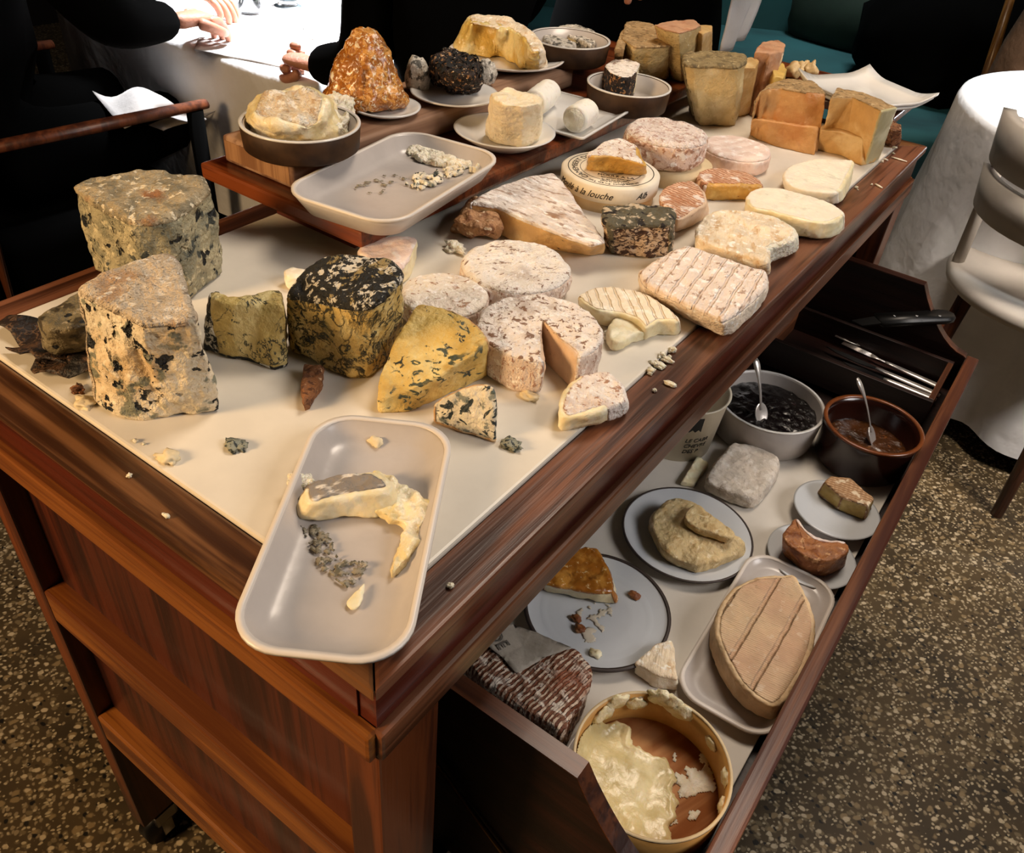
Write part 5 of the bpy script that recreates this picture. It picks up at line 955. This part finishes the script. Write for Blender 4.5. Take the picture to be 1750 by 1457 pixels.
tag(obj('spoonable_cheese', bm, MAT('runny_cream_cheese', '#d9c58e', [('noise', '#ead9aa', 40, dict(lo=.45, hi=.65)), ('noise', '#c9b070', 30, dict(lo=.58, hi=.7, off=5, amt=.6))], [R_(90, .002)], rough=.3, sss=.25, coat=.2), loc=c), 'runny yellow cream cheese pooled in the round wooden box', 'cheese')
patch('cheese_streak', [(1150, 1290), (1190, 1255), (1225, 1300), (1222, 1350), (1190, 1400), (1145, 1410), (1140, 1370)], DZ+.0123, .0012, m_ivory, 'thin white cheese streaks on the bare wooden floor of the round box', 'cheese scraps', .26, 55, .0016, 21)
k = 0
for aa, zz, ss in ((95, .8, .013), (104, .93, .012), (112, .98, .011), (130, .7, .010), (60, .75, .007), (30, .8, .008), (10, .7, .007), (148, .85, .011), (160, .6, .012)):
    p = Vector((R0*.985*math.cos(math.radians(aa)), R0*.985*math.sin(math.radians(aa)), hw*zz-.004)); o = lump('cheese_streak', None, None, p, (ss*.35, ss, ss*1.1), m_melt, seed=90+k, amp=.5, parent=wb); o.rotation_euler = (0, 0, math.radians(aa)); k += 1

# ------------------------------------------------------------------ people
def blend(parts):
    bm = bmesh.new()
    for me in parts: bm.from_mesh(me); bpy.data.meshes.remove(me)
    return bm
def skin_mesh(pts, edges, rad, root=0, sub=2):
    me = bpy.data.meshes.new('t'); me.from_pydata([tuple(p) for p in pts], edges, []); o = bpy.data.objects.new('t', me); C.objects.link(o)
    m = o.modifiers.new('s', 'SKIN'); m.use_smooth_shade = True; sk = me.skin_vertices[0].data
    for i, r_ in enumerate(rad): sk[i].radius = r_ if isinstance(r_, tuple) else (r_, r_); sk[i].use_root = i == root
    o.modifiers.new('u', 'SUBSURF').levels = sub
    bpy.context.view_layer.update(); dg = bpy.context.evaluated_depsgraph_get(); out = bpy.data.meshes.new_from_object(o.evaluated_get(dg)); bpy.data.objects.remove(o); bpy.data.meshes.remove(me); return out
def hand_mesh(wrist, d, up, curl=.6, s=1.0, side=1):
    """palm, four unequal fingers bent by curl and a thumb from the side of the palm"""
    d = Vector(d).normalized(); up = Vector(up); up = (up-d*up.dot(d)).normalized(); sd = d.cross(up)*side; w_ = Vector(wrist); outm = []
    P = [w_-d*.02*s, w_+d*.02*s, w_+d*.05*s, w_+d*.085*s]; outm.append(skin_mesh(P, [(0, 1), (1, 2), (2, 3)], [(.024*s, .019*s), (.03*s, .016*s), (.038*s, .016*s), (.038*s, .013*s)]))
    for k, (o_, ln) in enumerate(((-.03, .068), (-.01, .078), (.01, .072), (.029, .056))):
        p = w_+d*.075*s+sd*o_*s; pts = [p-d*.02*s, p+d*.008*s]; a = .25; q_ = p+d*.008*s
        for f_ in (.45, .32, .23):
            a += curl*1.1; q_ = q_+(d*math.cos(a)-up*math.sin(a))*ln*f_*s; pts.append(q_)
        outm.append(skin_mesh(pts, [(i, i+1) for i in range(len(pts)-1)], [.0095*s, .0098*s, .009*s, .0082*s, .0068*s]))
    p = w_+d*.028*s-sd*.026*s; pts = [p, p-sd*.018*s+d*.018*s-up*.006*s, p-sd*.026*s+d*.044*s-up*.016*s, p-sd*.02*s+d*.066*s-up*.024*s]
    outm.append(skin_mesh(pts, [(0, 1), (1, 2), (2, 3)], [.014*s, .012*s, .0105*s, .008*s])); return outm
def person(name, label, J, hands, face, group=None):
    """J: joints; one continuous body, black clothes with bare hands and head"""
    names = ['pelvis', 'waist', 'chest', 'neck', 'head', 'crown', 'lsh', 'lel', 'lwr', 'rsh', 'rel', 'rwr', 'lhip', 'lkn', 'lan', 'lto', 'rhip', 'rkn', 'ran', 'rto']
    E_ = [(0, 1), (1, 2), (2, 3), (3, 4), (4, 5), (2, 6), (6, 7), (7, 8), (2, 9), (9, 10), (10, 11), (0, 12), (12, 13), (13, 14), (14, 15), (0, 16), (16, 17), (17, 18), (18, 19)]
    rad = [(.17, .12), (.155, .11), (.17, .12), .058, (.078, .098), (.06, .07), .072, .056, .036, .072, .056, .036, .095, .07, .048, .04, .095, .07, .048, .04]
    bm = blend([skin_mesh([J[n] for n in names], E_, rad)]+[m for h in hands for m in hand_mesh(*h)])
    hd, nk = Vector(J['head']), Vector(J['neck']); ws = [Vector(J['lwr']), Vector(J['rwr'])]; F = Vector(face).normalized()
    for f in bm.faces:
        p = f.calc_center_median(); f.material_index = 1
        if p.z > nk.z+.01 and (p-hd).length < .3: f.material_index = 0
        for h in hands:
            if (p-Vector(h[0])-Vector(h[1]).normalized()*.085).length < .098: f.material_index = 0
    z0 = min(v.co.z for v in bm.verts); o = Vector((J['pelvis'][0], J['pelvis'][1], z0))
    for v in bm.verts: v.co -= o
    e = empty(name, o, label, 'person', group); obj('body', bm, [m_skin, m_blackcloth], e)
    s = F.cross(Vector((0, 0, 1))); h0 = hd-o
    bm = bmesh.new(); bmesh.ops.create_uvsphere(bm, u_segments=24, v_segments=16, radius=.108)
    for v in bm.verts: v.co = Vector((v.co.x*.95, v.co.y*1, v.co.z*1.1))+h0-F*.014+Vector((0, 0, .035))
    bmesh.ops.delete(bm, geom=[v for v in bm.verts if (v.co-h0).dot(F) > .055 and v.co.z < h0.z+.085], context='VERTS'); obj('hair', bm, m_hair, e)
    for k in (-1, 1):
        bm = bmesh.new(); bmesh.ops.create_uvsphere(bm, u_segments=12, v_segments=8, radius=.012)
        for v in bm.verts: v.co += h0+F*.088+s*.033*k+Vector((0, 0, .012))
        obj('eye', bm, m_porc, e)
        bm = bmesh.new(); bmesh.ops.create_uvsphere(bm, u_segments=12, v_segments=8, radius=.03)
        for v in bm.verts: v.co = Vector((v.co.x*.45, v.co.y*.45, v.co.z))+h0+s*.088*k
        obj('ear', bm, m_skin, e)
    bm = sweep_bm([h0+F*.09+Vector((0, 0, .015)), h0+F*.112-Vector((0, 0, .02)), h0+F*.09-Vector((0, 0, .03))], [.008, .015, .01], 10); obj('nose', bm, m_skin, e)
    bm = sweep_bm([h0+F*.09-s*.024-Vector((0, 0, .058)), h0+F*.1-Vector((0, 0, .056)), h0+F*.09+s*.024-Vector((0, 0, .058))], [.003, .007, .003], 8, .8); obj('mouth', bm, MAT('lips', '#9a5548', rough=.5, var=0), e)
    return e
# seated guest at the left, facing +Y, forearms on the table
wr = at(294, 36, .80)
JA = dict(pelvis=(-1.66, .56, .56), waist=(-1.65, .57, .74), chest=(-1.63, .62, .96), neck=(-1.62, .66, 1.12), head=(-1.61, .71, 1.27), crown=(-1.61, .71, 1.36), lsh=(-1.82, .64, 1.04), lel=(-1.86, .84, .83), lwr=(-1.65, 1.075, .8),
          rsh=(-1.44, .62, 1.04), rel=(-1.335, .72, .83), rwr=tuple(wr), lhip=(-1.76, .6, .54), lkn=(-1.77, 1.03, .56), lan=(-1.77, 1.04, .1), lto=(-1.77, 1.18, .045), rhip=(-1.55, .6, .54), rkn=(-1.53, 1.03, .56), ran=(-1.53, 1.04, .1), rto=(-1.53, 1.18, .045))
dA = (Vector(wr)-Vector(JA['rel'])).normalized()
person('person', 'seated person in black at the left table, forearms resting on the white cloth', JA, [(tuple(wr+dA*.02), (dA.x*.4-.1, 1, -.06), (.1, .1, 1), .35, 1.0, -1), ((-1.63, 1.09, .795), (.9, .35, 0), (0, 0, 1), .4, 1, 1)], (0.2, 1, 0))
# second guest behind the block, facing -X, left fist at the table corner
wb_ = at(507, 132, .70); wh = at(514, 112, .765)
JB = dict(pelvis=(-.76, 1.16, .56), waist=(-.82, 1.08, .74), chest=(-.85, 1.10, .96), neck=(-.86, 1.13, 1.12), head=(-.89, 1.13, 1.27), crown=(-.89, 1.13, 1.36), lsh=(-.93, 1.0, 1.03), lel=(-.92, .96, .81), lwr=tuple(at(536, 112, .77)),
          rsh=(-.81, 1.34, 1.03), rel=(-.92, 1.42, .84), rwr=(-1.15, 1.35, .80), lhip=(-.8, 1.06, .54), lkn=(-1.0, 1.12, .52), lan=(-.98, 1.12, .1), lto=(-1.1, 1.12, .045), rhip=(-.8, 1.26, .54), rkn=(-1.2, 1.27, .56), ran=(-1.2, 1.27, .1), rto=(-1.33, 1.27, .045))
person('person', 'person in black behind the butcher block with one fist at the table corner', JB, [(JB['lwr'], tuple(at(492, 96, .77)-at(536, 112, .765)), (-.3, -.7, .6), 1.0, .8, 1), (JB['rwr'], (-1, .1, 0), (0, 0, 1), .3, 1, -1)], (-1, 0, 0))
# standing waiter behind the far half of the trolley
JC = dict(pelvis=(-.85, 1.86, .95), waist=(-.85, 1.86, 1.12), chest=(-.84, 1.85, 1.34), neck=(-.83, 1.84, 1.5), head=(-.8, 1.82, 1.65), crown=(-.8, 1.82, 1.74), lsh=(-.81, 2.04, 1.42), lel=(-.80, 2.10, 1.12), lwr=tuple(at(1240, 92, .80)+Vector((.0, .02, .255))),
          rsh=(-.82, 1.66, 1.42), rel=(-.74, 1.5, 1.18), rwr=(-.60, 1.33, 1.038), lhip=(-.85, 1.97, .9), lkn=(-.84, 1.97, .5), lan=(-.86, 1.98, .09), lto=(-.72, 1.98, .045), rhip=(-.85, 1.75, .9), rkn=(-.84, 1.74, .5), ran=(-.86, 1.74, .09), rto=(-.72, 1.74, .045))
wt = person('person', 'standing waiter in black behind the rear cheese stack, hand reaching forward', JC, [(JC['rwr'], (.25, -.75, -.25), (0, 0, 1), .35, 1, 1), (JC['lwr'], (1, -.3, 0), (0, 0, 1), .5, 1, -1)], (1, -.4, 0))
bm = lathe_bm([(.2, .95), (.245, .75), (.27, .5), (.28, .3), (.27, .3), (.23, .75), (.19, .95)], 40, fn=lambda p: Vector((p.x*.8, p.y*1.12, p.z))); obj('apron', bm, m_blackcloth, wt, loc=(0, 0, 0))
def cloth(name, label, P, mat, cat, th=.003, sub=12, amp=.01, sc_=12, seed=0):
    """four corner points, with folds"""
    P = [Vector(p) for p in P]; c = sum(P, Vector())/4; bm = bmesh.new(); nrm = (P[1]-P[0]).cross(P[3]-P[0]).normalized(); g = []
    for side in (0, 1):
        for j in range(sub+1):
            for i in range(sub+1):
                a, b = i/sub, j/sub; p = (P[0].lerp(P[1], a)).lerp(P[3].lerp(P[2], a), b)-c; d = amp*(math.sin(a*sc_+seed+b*2)+.5*noise.noise(p*14)); g.append(bm.verts.new(p+nrm*(d+th*side)))
    n_ = sub+1; I = lambda s_, i, j: g[s_*n_*n_+j*n_+i]
    for j in range(sub):
        for i in range(sub):
            bm.faces.new((I(1, i, j), I(1, i+1, j), I(1, i+1, j+1), I(1, i, j+1))); bm.faces.new((I(0, i, j), I(0, i, j+1), I(0, i+1, j+1), I(0, i+1, j)))
    for i in range(sub):
        for a, b in (((i, 0), (i+1, 0)), ((i, sub), (i+1, sub)), ((0, i), (0, i+1)), ((sub, i), (sub, i+1))): bm.faces.new((I(1, *a), I(1, *b), I(0, *b), I(0, *a)))
    bmesh.ops.recalc_face_normals(bm, faces=bm.faces); return tag(obj(name, bm, mat, loc=c), label, cat)
yq = 2.22; g_ = lambda u, v, z: at(u, v, z)
qa, qb = at(1240, 92, .80), at(1262, 66, .80)
cloth('service_napkin', 'grey white service cloth hanging beside the waiter in black', [qa+Vector((0, 0, .24)), qb+Vector((.055, .04, .24)), qb, qa], m_napkin, 'napkin', amp=.012, sc_=9)

# ------------------------------------------------------------------ left table
lt = empty('dining_table', (-1.5, 1.275, 0), 'square dining table under the bright white cloth at the left', 'table')
obj('table_top', box_bm(-.42, .42, -.31, .31, .71, .735, .003), m_leg, lt, smooth=False)
obj('pedestal', lathe_bm([(0, 0), (.26, 0), (.26, .02), (.05, .05), (.045, .7), (.1, .71), (0, .71)], 32), m_leg, lt)
def table_cloth(hx, hy, drop, n=24):
    bm = bmesh.new(); rings = []; per = []
    for i in range(4*n):
        s_, t = divmod(i, n); t = 2*t/n-1; per.append(((1, t), (-t, 1), (-1, -t), (t, -1))[s_])
    for k, (f, z) in enumerate(((0, .737), (.5, .737), (.97, .737), (1.0, .734), (1.012, .72), (1.014, .68), (1.02, .5), (1.03, .737-drop))):
        rg = []
        for i, (x, y) in enumerate(per):
            wv = 0 if k < 5 else .015*math.sin(i*1.1)*(k-4)/3; l_ = math.hypot(x, y); q_ = 1-.02*max(0, l_-1.2)/.2; rg.append(bm.verts.new((x*hx*(f+wv)*q_, y*hy*(f+wv)*q_, z)))
        rings.append(rg)
    bmesh.ops.remove_doubles(bm, verts=rings[0], dist=1e-6); rings[0] = [v for v in rings[0] if v.is_valid]
    for a, b in zip(rings, rings[1:]):
        for i in range(4*n):
            q_ = [a[i % len(a)], a[(i+1) % len(a)] if len(a) > 1 else a[0], b[(i+1) % len(b)], b[i]]; q_ = list(dict.fromkeys(q_)); bm.faces.new(q_)
    bmesh.ops.recalc_face_normals(bm, faces=bm.faces); return bm
o = obj('tablecloth', table_cloth(.44, .33, .36), m_cloth, loc=(-1.5, 1.275, .002)); tag(o, 'white cloth over the square table at the left', 'tablecloth')
def glass(label, p, r, h):
    bm = lathe_bm([(0, 0), (r*.8, 0), (r*.82, .002), (r, h), (r-.0018, h), (r*.76, .012), (0, .01)], 40); tag(obj('water_glass', bm, m_glass, loc=p), label, 'glass')
glass('clear water glass near the hands on the left table', at(427, 22, .7395), .032, .11)
glass('second clear glass with a dark foot, right on the left table', at(492, 8, .7395), .03, .1)
cp = at(492, 9, .7395); tag(obj('coaster', lathe_bm([(0, 0), (.034, 0), (.034, .0015), (0, .0015)], 32), MAT('slate_grey', '#3f4a50', rough=.6), loc=cp-Vector((0, 0, .0015))), 'dark coaster under the second glass', 'coaster')
ln = at(345, 84, .7395)
cloth('folded_napkin', 'folded white linen runner along the near edge of the left table', [at(332, 86, .741), at(492, 116, .741), at(500, 104, .741), at(340, 66, .741)], m_napkin, 'napkin', amp=.0008, th=.002)
a, b = at(512, 36, .742), at(534, 66, .742)
fk = empty('dinner_fork', a, 'silver fork lying at the right edge of the left table', 'fork'); obj('handle', sweep_bm([(b-a)*.4, (b-a)*.7, b-a], [.003, .004, .005], 8, .4), m_silver, fk); s_ = (b-a).cross(Vector((0, 0, 1))).normalized()
for k in (-1, 0, 1): obj('tine', sweep_bm([(b-a)*.42+s_*k*.003, s_*k*.006], [.0018, .001], 6), m_silver, fk)
# armchair of the left guest
ac = empty('armchair', (-1.64, .6, 0), 'armchair with slim reddish wooden arms and a black body standing for shade, under the seated person in black', 'chair')
ax = lambda X: Vector(X)-Vector((-1.64, .6, 0))
A0, A1 = at(-60, 262, .655), at(352, 177, .655); dx = A1-A0
for o_ in (Vector((0, 0, 0)), Vector((-.56, 0, 0))):
    obj('armrest', sweep_bm([ax(A0+o_), ax(A0.lerp(A1, .5)+o_), ax(A1+o_)], [.015, .017, .014], 10, .7), m_chairleg, ac)
    obj('post', sweep_bm([ax((A1.x+o_.x, A1.y-.03, 0)), ax((A1.x+o_.x, A1.y-.03, .648))], [.015, .018], 10), m_blackcloth, ac)
    obj('rear_post', sweep_bm([ax((A0.x+o_.x+.01, A0.y-.02, 0)), ax((A0.x+o_.x, A0.y, .65)), ax((A0.x+o_.x, A0.y-.06, .95))], [.016, .018, .014], 10), m_chairleg, ac)
obj('seat', box_bm(-.255, .25, -.15, .3, .17, .455, .03, 3), m_blackcloth, ac); obj('backrest', box_bm(-.26, .26, -.235, -.165, .3, .95, .03, 3), m_blackcloth, ac)  # deep black body stands for the floor's shadow under the armrest
cloth('lap_napkin', 'crumpled white napkin on the lap of the seated person at left', [at(158, 155, .64), at(275, 157, .64), at(352, 200, .63), at(210, 208, .63)], m_napkin, 'napkin', amp=.012, sc_=7)
cloth('napkin_end', 'loose end of white napkin hanging below the wooden armrest', [at(252, 212, .60), at(320, 196, .62), at(368, 190, .62), at(280, 224, .59)], m_napkin, 'napkin', amp=.006, sc_=6, seed=2)
ch = empty('dining_chair', (-.76, 1.16, 0), 'added chair, black for the shaded floor, under the person behind the butcher block', 'chair')
obj('seat', box_bm(-.2, .17, -.24, .24, .2, .455, .03, 3), m_blackcloth, ch); obj('backrest', box_bm(.12, .17, -.24, .24, .456, .8, .02, 3), m_blackcloth, ch)  # chair added in black to fill the shaded floor under the guest
for sx in (-.16, .14):
    for sy in (-.2, .2): obj('leg', box_bm(sx-.018, sx+.018, sy-.018, sy+.018, 0, .2), m_dark, ch, smooth=False)
lump('wicker_basket', 'dim brown basket on the floor at the far left edge', 'basket', at(10, 470, .16)-Vector((0, 0, .16)), (.09, .09, .22), MAT('dim_wicker', '#3b2c18', [('wave', '#1c130a', 30, dict(dist=2))], rough=.8), seed=7, amp=.1)
tag(obj('paper_bag', box_bm(-.03, .03, -.02, .02, 0, .1, .004), MAT('pale_kraft_paper', '#6d624c', rough=.8), loc=at(78, 462, .0)), 'small pale paper bag on the dark floor left of the trolley', 'bag')
tag(obj('wooden_stool_leg', sweep_bm([(0, 0, 0), (0, 0, .3)], [.014, .016], 10), m_chairleg, loc=at(55, 492, 0)), 'reddish wooden post standing left of the trolley', 'post')

# ------------------------------------------------------------------ right table and chair
rc_ = Vector((.35, 2.19, 0)); RT = .455
rt = empty('round_table', rc_, 'round dining table under the pale cloth at the right', 'table')
obj('table_top', lathe_bm([(0, .71), (RT-.012, .71), (RT-.012, .735), (0, .735)], 64), m_leg, rt); obj('pedestal', lathe_bm([(0, 0), (.2, 0), (.2, .02), (.05, .05), (.045, .71), (0, .71)], 32), m_leg, rt)
chc = Vector((.272, 1.80, 0)); ach = math.atan2(chc.y-rc_.y, chc.x-rc_.x)
bm = bmesh.new(); n_ = 120; rings = []
for k, (f, z) in enumerate(((0, .7375), (.6, .7375), (.97, .7375), (1, .734), (1.01, .72), (1.03, .6), (1.06, .45), (1.1, .25), (1.15, .06))):
    rg = []
    for i in range(n_ if k else 1):
        a = 2*math.pi*i/n_; dk = max(0, k-4)/4; wv = .05*dk*math.sin(a*11+.6*math.sin(a*3)); da = abs((a-ach+math.pi) % (2*math.pi)-math.pi); tuck = .30*min(1, dk*2)*max(0, 1-(da/.62)**2)
        R = RT*(f+wv-tuck); rg.append(bm.verts.new((R*math.cos(a), R*math.sin(a), z)))
    rings.append(rg)
for a, b in zip(rings, rings[1:]):
    for i in range(n_):
        j = (i+1) % n_; bm.faces.new(list(dict.fromkeys([a[i % len(a)], a[j % len(a)], b[j], b[i]])))
bmesh.ops.recalc_face_normals(bm, faces=bm.faces); tag(obj('tablecloth', bm, m_cloth, loc=rc_+Vector((0, 0, .001))), 'long pale cloth draped over the round table at right', 'tablecloth')
wc = empty('white_chair', chc, 'white painted chair with curved slatted back at the round table', 'chair')
obj('seat', lathe_bm([(0, .44), (.19, .44), (.215, .45), (.22, .465), (.212, .478), (.19, .482), (0, .478)], 48), m_chairw, wc)
ab = ach
def arc_band(a0, a1, z0, z1, r0, r1, n=20):
    bm = bmesh.new(); rg = []
    for i in range(n+1):
        a = a0+(a1-a0)*i/n; rg.append([bm.verts.new((r_*math.cos(a), r_*math.sin(a), z)) for r_, z in ((r0, z0), (r1, z0), (r1+.012, z1), (r0+.012, z1))])
    for a, b in zip(rg, rg[1:]):
        for i in range(4): bm.faces.new((a[i], a[(i+1) % 4], b[(i+1) % 4], b[i]))
    bm.faces.new(rg[0][::-1]); bm.faces.new(rg[-1]); bmesh.ops.recalc_face_normals(bm, faces=bm.faces); return bm
A_ = 1.25
obj('top_rail', arc_band(ab-A_, ab+A_, .705, .80, .205, .23), m_chairw, wc); obj('back_rail', arc_band(ab-A_, ab+A_, .61, .69, .2, .222), m_chairw, wc)
for s_ in (-1, 1):
    a = ab+s_*(A_-.08); obj('back_post', sweep_bm([(.2*math.cos(a), .2*math.sin(a), .46), (.21*math.cos(a), .21*math.sin(a), .79)], .013, 10), m_chairw, wc)
    for t in (0, 1):
        a2 = ab+s_*(.75 if not t else 2.3); obj('leg', sweep_bm([(.215*math.cos(a2), .215*math.sin(a2), 0), (.18*math.cos(a2), .18*math.sin(a2), .45)], [.013, .018], 10), m_chairleg, wc)
lump('brown_bundle', 'taupe fabric bundle beyond the round white table', 'cushion', at(1760, 90, .74)+Vector((.02, .12, -.30)), (.11, .09, .42), m_bundle, seed=15, amp=.15)
p = at(1696, 104, .7); a1, a0 = at(1690, 112, .72)+Vector((-.0, .1, 0)), at(1676, 60, .72)+Vector((0, .0, .02))
tag(obj('wooden_chair_post', sweep_bm([Vector((0, 0, 0)), Vector((-.02, .02, .62)), Vector((-.05, .04, .9))], [.018, .016, .012], 10), wood('light_chair_wood', '#5a3b1a', '#8f6a35', 'Z'), loc=(-.12, 2.86, 0)), 'slim light wooden post standing beyond the round table', 'post')
# teal banquette along the back
sf = empty('teal_banquette', (-.9, 3.9, 0), 'long teal velvet banquette running behind the trolley', 'sofa')
u = (at(1560, 75, .45)-at(1270, 45, .45)); ang = math.atan2(u.y, u.x)
sf.location = at(1400, 58, .45); sf.location.z = 0; sf.rotation_euler = (0, 0, ang)
obj('seat_cushion', box_bm(-2.2, .75, -1.25, .02, .16, .45, .05, 4), m_teal, sf); obj('backrest', box_bm(-2.2, .75, .03, .3, .1, 1.05, .06, 4), m_teal, sf); obj('plinth', box_bm(-2.15, .7, -1.15, .2, 0, .16), m_dark, sf, smooth=False)
lump('dark_cushion', 'dark green oval cushion lying on the teal banquette', 'cushion', at(1450, 78, .45), (.3, .14, .2), m_greenc, seed=2, amp=.08)
lump('black_bundle', 'black bundle heaped on the right end of the teal banquette', 'coat', at(1590, 150, .45), (.32, .3, .3), m_blackcloth, seed=4, amp=.2)  # plain black heap at the banquette's right end
